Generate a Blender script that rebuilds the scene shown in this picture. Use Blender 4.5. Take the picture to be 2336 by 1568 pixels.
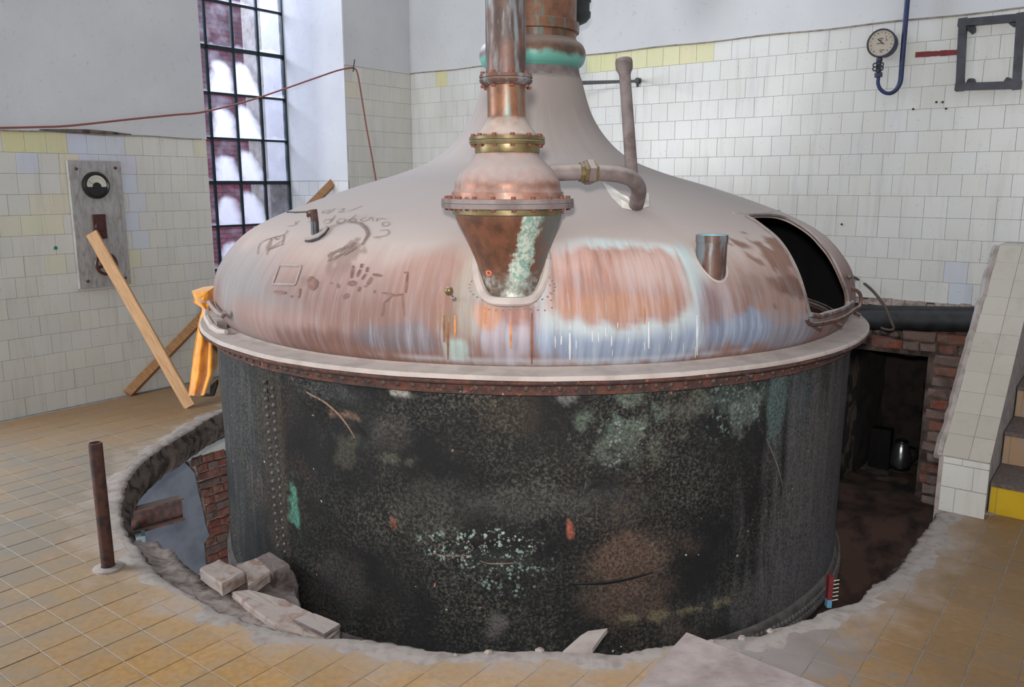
import bpy, bmesh, math, random
import numpy as np
from mathutils import Vector, Matrix, noise
# ------------------------------------------------------------------ camera / light
F=1890.8; PITCH=.1916; H=1.7
S=bpy.context.scene
for o in list(bpy.data.objects): bpy.data.objects.remove(o)
COL=S.collection
def srgb(r,g,b):
    f=lambda c:(c/255/12.92 if c/255<=.04045 else ((c/255+.055)/1.055)**2.4)
    return (f(r),f(g),f(b),1.0)
cam=bpy.data.cameras.new('camera'); camo=bpy.data.objects.new('camera',cam); COL.objects.link(camo)
cam.sensor_fit='HORIZONTAL'; cam.sensor_width=36; cam.lens=36*F/2336
camo.location=(0,0,H); camo.rotation_euler=(math.pi/2-PITCH,0,0); cam.clip_start=.05; cam.clip_end=200
S.camera=camo
w=bpy.data.worlds.new('World'); S.world=w; w.use_nodes=True
w.node_tree.nodes['Background'].inputs[0].default_value=(.86,.92,1.0,1)
w.node_tree.nodes['Background'].inputs[1].default_value=.56
S.view_settings.view_transform='Standard'; S.view_settings.look='None'; S.view_settings.gamma=1
S.view_settings.use_curve_mapping=False; S.view_settings.exposure=0.0
def area(name,loc,target,size,power,color,sy=None):
    l=bpy.data.lights.new(name,'AREA'); l.energy=power; l.color=color; l.size=size
    if sy: l.shape='RECTANGLE'; l.size_y=sy
    o=bpy.data.objects.new(name,l); COL.objects.link(o); o.location=loc
    o.rotation_euler=(Vector(target)-Vector(loc)).to_track_quat('-Z','Y').to_euler(); return o
# the photographer's flash, just above the lens, and the daylight outside the tall window
fl_=bpy.data.lights.new('camera_flash','SPOT');fl_.energy=620;fl_.color=(1,.965,.925);fl_.shadow_soft_size=.07;fl_.spot_size=math.radians(92);fl_.spot_blend=1
fo_=bpy.data.objects.new('camera_flash',fl_);COL.objects.link(fo_);fo_.location=(-.05,-.10,1.93);fo_.rotation_euler=(Vector((.6,6.0,1.7))-Vector((-.05,-.10,1.93))).to_track_quat('-Z','Y').to_euler()
area('window_daylight',(-4.6,9.6,5.2),(-1.75,8.3,1.9),1.6,800,(.74,.87,1.0),2.6)
area('side_fill',(-5.42,3.37,2.0),(2.2,6.0,1.6),1.4,230,(.93,.97,1.0),2.4)  # unseen fill lamp on the left, added to brighten the right wall
area('cellar_daylight',(-2.2,3.6,-.9),(-2.4,6.4,-1.0),.8,32,(.85,.92,1.0))

# ------------------------------------------------------------------ geometry helpers
cP,sP=math.cos(PITCH),math.sin(PITCH)
PHI=.9197; A=Vector((math.cos(PHI),math.sin(PHI),0)); B=Vector((math.sin(PHI),-math.cos(PHI),0)); Z=Vector((0,0,1))
DL,DR=6.459,6.409
TC=(.12,5.1)
def ray(u,v):
    x=(u-1168)/F;y=(v-784)/F
    return (x,cP-y*sP,-(sP+y*cP))
def hz(u,v,z=0.):
    d=ray(u,v);t=(z-H)/d[2];return Vector((d[0]*t,d[1]*t,z))
def hp(u,v,n,dist):
    d=ray(u,v);t=dist/(d[0]*n[0]+d[1]*n[1]);return Vector((d[0]*t,d[1]*t,H+d[2]*t))
def hl(u,v,off=0): return hp(u,v,-B,DL-off)
def hr(u,v,off=0): return hp(u,v,A,DR-off)
def hy(u,v,Y): return hp(u,v,(0,1),Y)
def LW(s,z,off=0): return A*s-B*(DL-off)+Z*z      # a point on the left wall
def RW(r,z,off=0): return B*r+A*(DR-off)+Z*z      # a point on the right wall
def proj(p):
    X,Y,q=p[0],p[1],p[2]-H
    fw=Y*cP-q*sP;up=Y*sP+q*cP
    if fw<.05: return (-1e5,-1e5)
    return 1168+F*X/fw,784-F*up/fw
PR0=[(1.78,.955),(1.815,.975),(1.85,1.05),(1.855,1.12),(1.82,1.25),(1.70,1.40),(1.535,1.50),(1.28,1.60),(1.04,1.68),(.77,1.76),(.58,1.84),(.45,1.95),(.352,2.10),(.288,2.30)]
def catmull(P,n):
    out=[];Q=[P[0]]+list(P)+[P[-1]]
    for i in range(1,len(Q)-2):
        for k in range(n):
            t=k/n;out.append(tuple(.5*(2*b+(c-a)*t+(2*a-5*b+4*c-d)*t*t+(3*b-a-3*c+d)*t**3) for a,b,c,d in zip(*Q[i-1:i+3])))
    out.append(tuple(P[-1]));return out
PR=catmull(PR0,6)
SL=[0.]
for p,q in zip(PR,PR[1:]): SL.append(SL[-1]+math.hypot(p[0]-q[0],p[1]-q[1]))
_z=np.array([p[1] for p in PR]);_r=np.array([p[0] for p in PR]);_s=np.array(SL)
def rz(z): return float(np.interp(z,_z,_r)) if z>=PR[0][1] else -1
def sz(z): return float(np.interp(z,_z,_s))
def hd(u,v,off=0.):
    d=ray(u,v);t=2.6;st=.015;best=(9,t);q=9
    f=lambda t:math.hypot(d[0]*t-TC[0],d[1]*t-TC[1])-rz(H+d[2]*t)-off
    while t<7:
        q=f(t)
        if q<best[0]: best=(q,t)
        if q<0: break
        t+=st
    if q<0:
        lo,hi=t-st,t
        for _ in range(16):
            m=(lo+hi)/2
            if f(m)<0: hi=m
            else: lo=m
        t=hi
    else: t=best[1]
    return Vector((d[0]*t,d[1]*t,H+d[2]*t))
def dth(p): return math.atan2(p[1]-TC[1],p[0]-TC[0])
def dn(p):                                   # outward normal of the dome
    z=p[2];r1,r0=rz(z+.01),rz(max(z-.01,PR[0][1]));sl=(r1-r0)/.02
    t=dth(p);return Vector((math.cos(t),math.sin(t),-sl)).normalized()
RB=1.848
def hc(u,v,R=RB):
    d=ray(u,v);a=d[0]**2+d[1]**2;b=d[0]*TC[0]+d[1]*TC[1];c=TC[0]**2+TC[1]**2-R*R
    D=b*b-a*c;t=(b-math.sqrt(D))/a if D>0 else b/a
    return Vector((d[0]*t,d[1]*t,H+d[2]*t))
def pol(r,t,z): return Vector((TC[0]+r*math.cos(t),TC[1]+r*math.sin(t),z))
def fr(p,sc,oc=3): return noise.fractal(Vector(p)*sc,1.0,2.0,oc)
def mesh(name,verts,faces,smooth=False,cols=None,uvs=None):
    m=bpy.data.meshes.new(name); m.from_pydata([tuple(v) for v in verts],[],faces)
    if smooth: m.polygons.foreach_set('use_smooth',[True]*len(m.polygons))
    if cols is not None:
        a=m.color_attributes.new('Col','FLOAT_COLOR','POINT'); a.data.foreach_set('color',np.array(cols,dtype=np.float32).ravel())
    if uvs is not None:
        ul=m.uv_layers.new(name='UVMap'); li=np.zeros(len(m.loops),dtype=np.int32); m.loops.foreach_get('vertex_index',li)
        ul.data.foreach_set('uv',np.array(uvs,dtype=np.float32)[li].ravel())
    m.update(); return m
def link(name,m,mat=None,parent=None,mw=None,color=None):
    o=bpy.data.objects.new(name,m); COL.objects.link(o)
    if parent is not None: o.parent=parent
    if mat is not None and m is not None and len(m.materials)==0: m.materials.append(mat)
    if mw is not None: o.matrix_local=mw
    if color is not None: o.color=color
    return o
def root_off(p):
    v=Vector((0,0,0))
    while p is not None: v=v+p.location; p=p.parent
    return v
class MB:
    def __init__(s): s.v=[];s.f=[];s.c=[]
    def add(s,vs,fs,col=None):
        n=len(s.v); s.v+= [Vector(x) for x in vs]; s.f+=[tuple(i+n for i in q) for q in fs]
        if col is not None: s.c+=[col]*len(vs)
        return s
    def box(s,c,ex,ey,ez,jit=0,col=None,bev=0):
        c=Vector(c);ex,ey,ez=Vector(ex),Vector(ey),Vector(ez);vs=[]
        for i in (-1,1):
            for j in (-1,1):
                for k in (-1,1):
                    vs.append(c+ex*i/2+ey*j/2+ez*k/2+Vector([random.uniform(-jit,jit) for _ in range(3)]))
        return s.add(vs,[(0,1,3,2),(4,6,7,5),(0,4,5,1),(2,3,7,6),(0,2,6,4),(1,5,7,3)],col)
    def bar(s,p0,p1,w,t,up=(0,0,1)):
        p0,p1=Vector(p0),Vector(p1);d=(p1-p0);side=d.cross(Vector(up)).normalized();n=side.cross(d).normalized()
        return s.box((p0+p1)/2,d,side*w,n*t)
    def tube(s,path,r,n=10,cap=True):
        path=[Vector(p) for p in path];rs=r if isinstance(r,(list,tuple)) else [r]*len(path);vs=[];fs=[]
        prev=None
        for i,p in enumerate(path):
            d=(path[min(i+1,len(path)-1)]-path[max(i-1,0)]).normalized()
            if prev is None:
                a=d.orthogonal().normalized()
            else: a=(prev-d*prev.dot(d)).normalized()
            prev=a;b=d.cross(a)
            vs+=[p+(a*math.cos(2*math.pi*k/n)+b*math.sin(2*math.pi*k/n))*rs[i] for k in range(n)]
        for i in range(len(path)-1):
            for k in range(n): fs.append((i*n+k,i*n+(k+1)%n,(i+1)*n+(k+1)%n,(i+1)*n+k))
        if cap: fs.append(tuple(range(n))[::-1]); fs.append(tuple((len(path)-1)*n+k for k in range(n)))
        return s.add(vs,fs)
    def lathe(s,prof,origin=(0,0,0),axis=(0,0,1),n=32,cap=False):
        o=Vector(origin);ax=Vector(axis).normalized();a=ax.orthogonal().normalized();b=ax.cross(a);vs=[];fs=[]
        for r,h in prof:
            vs+=[o+ax*h+(a*math.cos(2*math.pi*k/n)+b*math.sin(2*math.pi*k/n))*max(r,1e-4) for k in range(n)]
        for i in range(len(prof)-1):
            for k in range(n): fs.append((i*n+k,i*n+(k+1)%n,(i+1)*n+(k+1)%n,(i+1)*n+k))
        if cap: fs.append(tuple(range(n))[::-1]); fs.append(tuple((len(prof)-1)*n+k for k in range(n)))
        return s.add(vs,fs)
    def prism(s,top,down,col=None):
        n=len(top);top=[Vector(p) for p in top];vs=top+[p+Vector(down) for p in top]
        return s.add(vs,[tuple(range(n)),tuple(range(2*n-1,n-1,-1))]+[(i,i+n,(i+1)%n+n,(i+1)%n) for i in range(n)],col)
    def build(s,name,mat,parent=None,smooth=False,fixn=True):
        off=root_off(parent)
        m=mesh(name,[v-off for v in s.v],s.f,smooth,s.c if s.c and len(s.c)==len(s.v) else None)
        if fixn:
            bm=bmesh.new();bm.from_mesh(m);bmesh.ops.recalc_face_normals(bm,faces=bm.faces);bm.to_mesh(m);bm.free()
        if smooth:
            try: m.set_sharp_from_angle(angle=math.radians(smooth if smooth>1 else 40))
            except Exception: pass
        return link(name,m,mat,parent)
def thing(name,label,cat,loc=(0,0,0),group=None):
    o=bpy.data.objects.new(name,None); COL.objects.link(o); o.location=loc; o.empty_display_size=.1
    o['label']=label;o['category']=cat
    if group:o['group']=group
    return o
def tag(o,label,cat,group=None):
    o['label']=label;o['category']=cat
    if group:o['group']=group
    return o
def struct(o,label=None):
    o['kind']='structure'
    if label:o['label']=label
    return o
def recenter(o):                                # origin of a single-mesh thing to its base
    m=o.data;n=len(m.vertices);a=np.zeros(n*3);m.vertices.foreach_get('co',a);a=a.reshape(-1,3)
    c=Vector(((a[:,0].min()+a[:,0].max())/2,(a[:,1].min()+a[:,1].max())/2,a[:,2].min()))
    m.vertices.foreach_set('co',(a-np.array(c)).ravel());o.location=o.location+c;m.update();return o

# ------------------------------------------------------------------ materials
class NT:
    def __init__(s,name):
        s.m=bpy.data.materials.new(name);s.m.use_nodes=True;s.t=s.m.node_tree;s.n=s.t.nodes;s.l=s.t.links
        s.b=s.n['Principled BSDF']
    def set(s,k,v):
        i=s.b.inputs[k]
        if hasattr(v,'is_linked') or isinstance(v,bpy.types.NodeSocket): s.l.new(v,i)
        else: i.default_value=v
        return s
    def node(s,t,**kw):
        x=s.n.new(t)
        for k,v in kw.items(): setattr(x,k,v)
        return x
    def inp(s,x,k,v):
        if isinstance(v,bpy.types.NodeSocket): s.l.new(v,x.inputs[k])
        else: x.inputs[k].default_value=v
    def pos(s): return s.node('ShaderNodeNewGeometry').outputs['Position']
    def nrm(s): return s.node('ShaderNodeNewGeometry').outputs['Normal']
    def obj(s): return s.node('ShaderNodeTexCoord').outputs['Object']
    def uv(s): return s.node('ShaderNodeTexCoord').outputs['UV']
    def objcol(s): return s.node('ShaderNodeObjectInfo').outputs['Color']
    def col(s,a='Col'): return s.node('ShaderNodeAttribute',attribute_name=a).outputs['Color']
    def scale(s,vec,sc,rot=(0,0,0)):
        x=s.node('ShaderNodeMapping');s.inp(x,'Vector',vec);x.inputs['Scale'].default_value=sc;x.inputs['Rotation'].default_value=rot;return x.outputs[0]
    def noise(s,vec,sc,det=4,rough=.55,dist=0):
        x=s.node('ShaderNodeTexNoise');s.inp(x,'Vector',vec);s.inp(x,'Scale',sc);s.inp(x,'Detail',det);s.inp(x,'Roughness',rough);s.inp(x,'Distortion',dist);return x.outputs['Fac']
    def voro(s,vec,sc,feature='F1'):
        x=s.node('ShaderNodeTexVoronoi',feature=feature);s.inp(x,'Vector',vec);s.inp(x,'Scale',sc);return x.outputs['Distance']
    def ramp(s,fac,lo,hi,a=0.,b=1.):
        x=s.node('ShaderNodeMapRange',clamp=True);s.inp(x,'Value',fac)
        for k,v in zip(('From Min','From Max','To Min','To Max'),(lo,hi,a,b)): x.inputs[k].default_value=v
        return x.outputs[0]
    def mix(s,fac,a,b,mode='MIX'):
        x=s.node('ShaderNodeMix',data_type='RGBA',blend_type=mode)
        s.inp(x,0,fac);s.inp(x,6,a);s.inp(x,7,b);return x.outputs[2]
    def math(s,op,a,b=0.):
        x=s.node('ShaderNodeMath',operation=op);s.inp(x,0,a);s.inp(x,1,b);return x.outputs[0]
    def sep(s,vec):
        x=s.node('ShaderNodeSeparateXYZ');s.inp(x,0,vec);return x.outputs
    def bump(s,h,st=.3,d=.01):
        x=s.node('ShaderNodeBump');s.inp(x,'Height',h);x.inputs['Strength'].default_value=st;x.inputs['Distance'].default_value=d
        s.l.new(x.outputs[0],s.b.inputs['Normal']);return s
def simple(name,c,rough=.6,metal=0,var=.15,sc=20,c2=None,bump=0.,thr=(.45,.65)):
    t=NT(name);n=t.noise(t.obj(),sc);c=srgb(*c)
    c2=srgb(*c2) if c2 else tuple(x*(1-var*2) for x in c[:3])+(1,)
    t.set('Base Color',t.mix(t.ramp(n,*thr),c,c2)).set('Roughness',rough).set('Metallic',metal)
    if bump: t.bump(n,bump)
    return t.m
def dusty(name,c,c2,dust=(168,156,150),rough=.4,metal=.5,sc=12,dlo=.55,dhi=.95,damt=.9,verd=None):
    """metal with dust lying on the faces that look up"""
    t=NT(name);P=t.pos();n=t.noise(P,sc,5);base=t.mix(t.ramp(n,.4,.62),srgb(*c),srgb(*c2))
    if verd:
        st=t.noise(t.scale(P,(14,14,2.2)),1.6,5,.6);base=t.mix(t.ramp(st,verd[1],verd[1]+.12),base,srgb(*verd[0]))
    nz=t.sep(t.nrm())[2];d=t.ramp(t.math('ADD',nz,t.math('MULTIPLY',t.math('SUBTRACT',t.noise(P,25),.5),.5)),dlo,dhi,0,damt)
    t.set('Base Color',t.mix(d,base,srgb(*dust)));t.set('Roughness',t.ramp(d,0,1,rough,.9));t.set('Metallic',t.ramp(d,0,.6,metal,0))
    t.bump(n,.12,.01);return t.m
def tile_mat(name,src,rough=.35,grime=(128,122,114),amt=.22,dust=False):
    t=NT(name);P=t.pos();c=t.objcol() if src=='obj' else t.col()
    if not dust:
        st=t.noise(t.scale(P,(9,9,.9)),1.5,4,.6);g=t.ramp(st,.52,.75,0,amt)
        sp=t.noise(P,60,3);c=t.mix(t.ramp(sp,.66,.74,0,.5),c,srgb(*grime))
        c=t.mix(g,c,srgb(*grime));n=t.noise(P,3,3);c=t.mix(t.ramp(n,.35,.7,0,.15),c,srgb(176,172,162))
        t.set('Base Color',c).set('Roughness',rough);t.bump(n,.05,.01)
    else:
        n=t.noise(P,5,5,.6);n2=t.noise(P,38,4);c=t.mix(t.ramp(n2,.4,.7,0,.45),c,srgb(140,106,62));c=t.mix(t.ramp(n,.45,.72,0,.6),c,srgb(172,152,126))
        X=t.sep(P);dx=t.math('SUBTRACT',X[0],TC[0]);dy=t.math('SUBTRACT',X[1],TC[1])
        R=t.math('SQRT',t.math('ADD',t.math('MULTIPLY',dx,dx),t.math('MULTIPLY',dy,dy)))
        R=t.math('ADD',R,t.math('MULTIPLY',t.math('SUBTRACT',n,.5),.9))
        dd=t.ramp(R,2.3,2.62,1,0)                                    # plaster dust round the hole
        far=t.math('ADD',t.ramp(X[0],-1.3,-2.3,0,.85),t.math('MULTIPLY',t.math('SUBTRACT',n,.5),.8))     # worn, dusty side under the switch panel; tint darkened to offset side fill light
        worn=t.math('MULTIPLY',far,t.ramp(X[1],5.0,5.9,1,.15))
        bk=t.math('MULTIPLY',t.ramp(X[1],5.0,6.0,0,.75),t.ramp(R,2.3,2.6,.3,1))
        c=t.mix(bk,c,srgb(122,94,66))
        c=t.mix(worn,c,srgb(130,124,116));c=t.mix(dd,c,srgb(168,158,152))
        # grey cement smear beside the sheet of board
        qx=t.math('SUBTRACT',X[0],.98);qy=t.math('SUBTRACT',X[1],2.85);q=t.math('SQRT',t.math('ADD',t.math('MULTIPLY',qx,qx),t.math('MULTIPLY',qy,qy)))
        q=t.math('ADD',q,t.math('MULTIPLY',t.math('SUBTRACT',t.noise(P,9,5,.65),.5),.8));c=t.mix(t.ramp(q,.22,.42,.9,0),c,srgb(150,143,142))
        falloff=t.math('MULTIPLY',t.ramp(t.math('ADD',X[0],t.math('MULTIPLY',n,.3)),1.0,1.7,0,.62),t.ramp(R,2.3,2.6,.2,1))      # browner towards the steps, light falloff painted in as darkening
        c=t.mix(falloff,c,srgb(104,80,56))
        t.set('Base Color',c).set('Roughness',.55);t.bump(n2,.08,.01)
    return t.m
M={}
M['tile']=tile_mat('glazed wall tile','obj');M['tile_s']=tile_mat('glazed wall tile joined','att')
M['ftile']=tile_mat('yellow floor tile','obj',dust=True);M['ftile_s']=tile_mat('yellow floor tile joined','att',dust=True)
def plaster():
    t=NT('white plaster');P=t.pos();n=t.noise(P,1.2,5);c=t.mix(t.ramp(n,.35,.7),srgb(206,207,208),srgb(192,193,196))
    n2=t.noise(P,30,3);t.set('Base Color',t.mix(t.ramp(n2,.64,.7,0,.25),c,srgb(150,146,140))).set('Roughness',.9);t.bump(t.noise(P,14,4),.15,.01);return t.m
M['plaster']=plaster()
M['mortar']=simple('tile mortar',(150,142,132),.9,0,.2,15,(122,114,104))
M['cement']=simple('floor cement',(168,158,152),.95,0,.1,18,(146,136,130),.12)
M['rubble']=simple('rubble mortar',(165,152,145),.95,0,.2,22,(125,112,106),.6)
M['slabedge']=simple('crumbled slab edge',(112,98,90),.95,0,.3,14,(44,40,39),.45)
M['earth']=simple('cellar dirt',(78,58,50),.98,0,.3,6,(36,28,26),.8)
M['darkmasonry']=simple('dark brown masonry',(48,38,35),.98,0,.3,7,(20,18,19),.8)  # very dark brown tone for the recess walls
def brickm(name,src):
    t=NT(name);P=t.pos();c=t.objcol() if src=='obj' else t.col();n=t.noise(P,22,5,.65)
    c=t.mix(t.ramp(n,.45,.62,0,.8),c,srgb(128,112,104));n3=t.noise(P,4,3);c=t.mix(t.ramp(n3,.5,.68,0,.6),c,srgb(60,48,44));t.set('Base Color',c).set('Roughness',.95);t.bump(n,.7,.02);return t.m
M['brick']=brickm('old red brick','obj')
M['greywall']=simple('grey painted cellar wall',(138,142,152),.8,0,.1,5,(120,124,134))
M['wood']=None
def wood(name,c,c2,ax):
    t=NT(name);P=t.scale(t.obj(),ax);n=t.noise(P,3,5,.6,.6);t.set('Base Color',t.mix(t.ramp(n,.35,.65),srgb(*c),srgb(*c2))).set('Roughness',.7);t.bump(n,.15,.005);return t.m
M['wood']=wood('pine board',(196,156,114),(168,126,86),(30,30,2))
M['wood2']=wood('older brown board',(158,114,70),(124,86,52),(3,30,30))
M['steel']=dusty('painted dark steel',(62,62,70),(48,48,54),metal=.3,rough=.5,damt=.3)
M['rust']=dusty('rusted steel',(90,58,48),(58,44,42),dust=(150,136,128),rough=.85,metal=.1,sc=26)
M['bluepaint']=simple('blue painted iron',(30,44,88),.5,.0,.3,14,(28,34,58))
M['pipeblack']=dusty('black tarred pipe',(24,26,28),(40,42,44),dust=(72,68,66),rough=.65,metal=.0,damt=.45)
M['brass']=dusty('dull brass',(124,108,72),(92,80,54),rough=.4,metal=.5,damt=.85)
M['boltred']=simple('rusty red bolt',(122,68,52),.7,.2,.2,60)
M['copper']=dusty('bare copper',(148,100,80),(112,74,58),dust=(162,148,144),rough=.45,metal=.4,dlo=.0,dhi=.7,damt=.92,verd=((130,138,136),.56))
M['copperdk']=dusty('dark copper',(96,68,57),(70,55,50),rough=.5,metal=.2,verd=((116,124,128),.48))
M['copperor']=dusty('orange copper',(132,88,64),(96,70,54),rough=.45,metal=.35,dust=(178,164,156),dlo=.1,dhi=.7,verd=((104,110,100),.52))
M['greypipe']=dusty('dusty grey pipe',(120,108,106),(98,84,82),rough=.7,metal=.1,dlo=.2,dhi=.8)
M['inner']=simple('near black inside',(17,18,20),.8,0,.3,8)  # near-black tone for the inner face of the dome
M['white']=simple('white enamel',(215,215,208),.4,0,.05,8)
M['paper']=simple('white paper',(214,208,198),.9,0,.1,8,(190,180,168))
M['red']=simple('dark red paint',(122,34,38),.6,0,.2,60)
M['black']=simple('black plastic',(22,22,24),.35,0,.2,30)
M['brown']=simple('brown bakelite',(72,36,30),.4,0,.2,30)
def marble():
    t=NT('grey marble board');n=t.noise(t.scale(t.pos(),(18,18,5)),2,6,.65,.8);t.set('Base Color',t.mix(t.ramp(n,.4,.68),srgb(166,164,162),srgb(134,129,125))).set('Roughness',.5);return t.m
M['marble']=marble()
M['glassface']=simple('dial paper',(206,204,186),.4,0,.04,6)
def streak_vessel():
    t=NT('streaked copper cone');P=t.pos();n=t.noise(P,16,5,.6);c=t.mix(t.ramp(n,.4,.62),srgb(112,72,54),srgb(82,56,42))
    X=t.sep(P);d=t.math('SUBTRACT',X[0],t.math('ADD',.02,t.math('MULTIPLY',t.math('SUBTRACT',X[2],1.3),.22)))
    d=t.math('ABSOLUTE',t.math('ADD',d,t.math('MULTIPLY',t.math('SUBTRACT',t.noise(P,30,5,.7),.5),.09)))
    c=t.mix(t.ramp(d,.028,.044,1,0),c,t.mix(t.ramp(t.noise(P,55,4,.7),.42,.58),srgb(190,196,182),srgb(122,152,142)))
    side=t.ramp(t.math('ADD',X[0],t.math('MULTIPLY',n,.1)),.12,.2,0,.8);c=t.mix(side,c,srgb(92,102,100))
    low=t.ramp(t.math('ADD',X[2],t.math('MULTIPLY',n,.08)),1.40,1.34,0,.75);c=t.mix(low,c,t.mix(t.ramp(t.noise(P,45,4),.45,.6),srgb(92,82,70),srgb(136,142,138)))
    t.set('Base Color',c).set('Roughness',.45).set('Metallic',.3);t.bump(n,.1,.01);return t.m
M['cone']=streak_vessel()
def bulgem():
    t=NT('patinated bulge');P=t.pos();z=t.sep(P)[2];n=t.noise(P,12,5,.6);c=t.mix(t.ramp(n,.4,.62),srgb(116,84,66),srgb(80,66,54))
    k=t.ramp(t.math('ADD',z,t.math('MULTIPLY',n,.09)),2.475,2.445);c=t.mix(k,c,srgb(104,164,150));d=t.ramp(t.sep(t.nrm())[2],.2,.8,0,.85)
    t.set('Base Color',t.mix(d,c,srgb(160,142,132))).set('Roughness',.5).set('Metallic',.2);return t.m
M['bulge']=bulgem()
def domemat():
    t=NT('dusty copper dome');u=t.uv();c=t.col()
    st=t.noise(t.scale(u,(34,1.1,1)),1.7,6,.65,.15);st2=t.noise(t.scale(u,(70,3,1)),1.3,4,.6)
    mask=t.node('ShaderNodeAttribute',attribute_name='Streak').outputs['Fac']
    lo=t.mix(.45,c,srgb(92,72,68));hi=t.mix(.32,c,srgb(190,190,200))
    a=t.mix(t.math('MULTIPLY',t.ramp(st,.5,.68),mask),c,hi);a=t.mix(t.math('MULTIPLY',t.ramp(st,.5,.34),mask),a,lo)
    a=t.mix(t.math('MULTIPLY',t.ramp(st2,.58,.7,0,.5),mask),a,srgb(150,166,176))
    fine=t.noise(t.pos(),90,3);a=t.mix(t.ramp(fine,.68,.75,0,.35),a,srgb(120,104,98))
    t.set('Base Color',a);t.set('Roughness',t.ramp(mask,0,1,.9,.62));t.set('Metallic',t.ramp(mask,0,1,0,.04));t.bump(t.noise(t.pos(),12,4),.06,.01);return t.m
M['dome']=domemat()
def bodymat():
    t=NT('blackened copper shell');u=t.uv();c=t.col();P=t.pos()
    big=t.noise(P,2.1,5,.6,.3);g=t.noise(P,75,5,.8);base=t.mix(t.ramp(t.noise(P,3,4),.4,.65),srgb(20,20,22),srgb(30,30,29))
    a=t.mix(t.ramp(g,.36,.62,.12,1.),base,c)
    a=t.mix(t.math('MULTIPLY',t.ramp(big,.40,.64),t.ramp(g,.48,.68)),a,srgb(98,95,84))
    br=t.noise(P,1.6,4,.6);a=t.mix(t.math('MULTIPLY',t.ramp(br,.55,.7),t.ramp(g,.45,.65,0,.6)),a,srgb(92,72,56))
    ver=t.noise(t.scale(P,(1.4,1.4,.8)),3.2,7,.75,1.2);a=t.mix(t.math('MULTIPLY',t.ramp(ver,.62,.70),t.ramp(g,.5,.62,0,.7)),a,srgb(112,128,116))
    spots=t.ramp(t.noise(P,40,2,.4),.745,.76);sel=t.ramp(t.noise(P,4,2),.5,.56);a=t.mix(t.math('MULTIPLY',spots,sel),a,t.mix(t.ramp(t.noise(P,9,1),.48,.52),srgb(190,112,84),srgb(170,168,160)))
    d=t.voro(t.scale(P,(1,1,1)),62);dm=t.node('ShaderNodeAttribute',attribute_name='Dots').outputs['Fac']
    dots=t.math('MULTIPLY',t.math('MULTIPLY',t.ramp(d,.52,.38),t.ramp(t.noise(P,24,3,.7),.5,.6)),dm);a=t.mix(dots,a,srgb(160,180,170))
    st=t.noise(t.scale(u,(26,1.2,1)),1.9,6,.68,.3);msk=t.node('ShaderNodeAttribute',attribute_name='Streak').outputs['Fac']
    a=t.mix(t.math('MULTIPLY',t.ramp(st,.5,.66,0,.6),msk),a,srgb(100,95,98))
    t.set('Base Color',a).set('Roughness',.75).set('Specular IOR Level',.18);t.bump(t.math('ADD',g,big),.25,.01);return t.m
M['body']=bodymat()
def rustband():
    t=NT('rust scaled rim');P=t.pos();n=t.noise(P,18,6,.7);n2=t.noise(P,50,4,.7)
    c=t.mix(t.ramp(n,.4,.6),srgb(92,56,46),srgb(54,42,42));c=t.mix(t.ramp(n2,.62,.7),c,srgb(176,98,60));c=t.mix(t.ramp(t.noise(P,33,5),.66,.72),c,srgb(150,140,138))
    t.set('Base Color',c).set('Roughness',.9);t.bump(n2,.5,.01);return t.m
M['rustband']=rustband()
M['run']=simple('whitewash run',(188,190,194),.8,0,.05,30)
M['runbrown']=simple('brown run',(122,80,54),.7,0,.2,30)
M['fold']=simple('rust brown fold',(128,100,84),.8,0,.2,60,(84,66,58))
M['runor']=simple('orange run',(186,122,76),.7,0,.2,30)
M['faint']=simple('faint finger mark',(146,130,124),.9,0,.05,40)
M['dust']=simple('thick grey dust',(176,164,158),.95,0,.06,10,(160,148,142),.1)
M['mark']=simple('wiped finger mark',(122,104,98),.8,0,.1,40,(138,120,112))
M['mark2']=simple('brown finger mark',(108,76,68),.7,0,.1,40,(124,94,84))
M['rivet']=dusty('grey rivet head',(84,80,78),(60,56,54),dust=(110,100,96),rough=.6,metal=.3)
M['rivetr']=dusty('rust edged rivet head',(84,74,66),(70,50,42),dust=(120,112,104),rough=.7,metal=.3)
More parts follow.
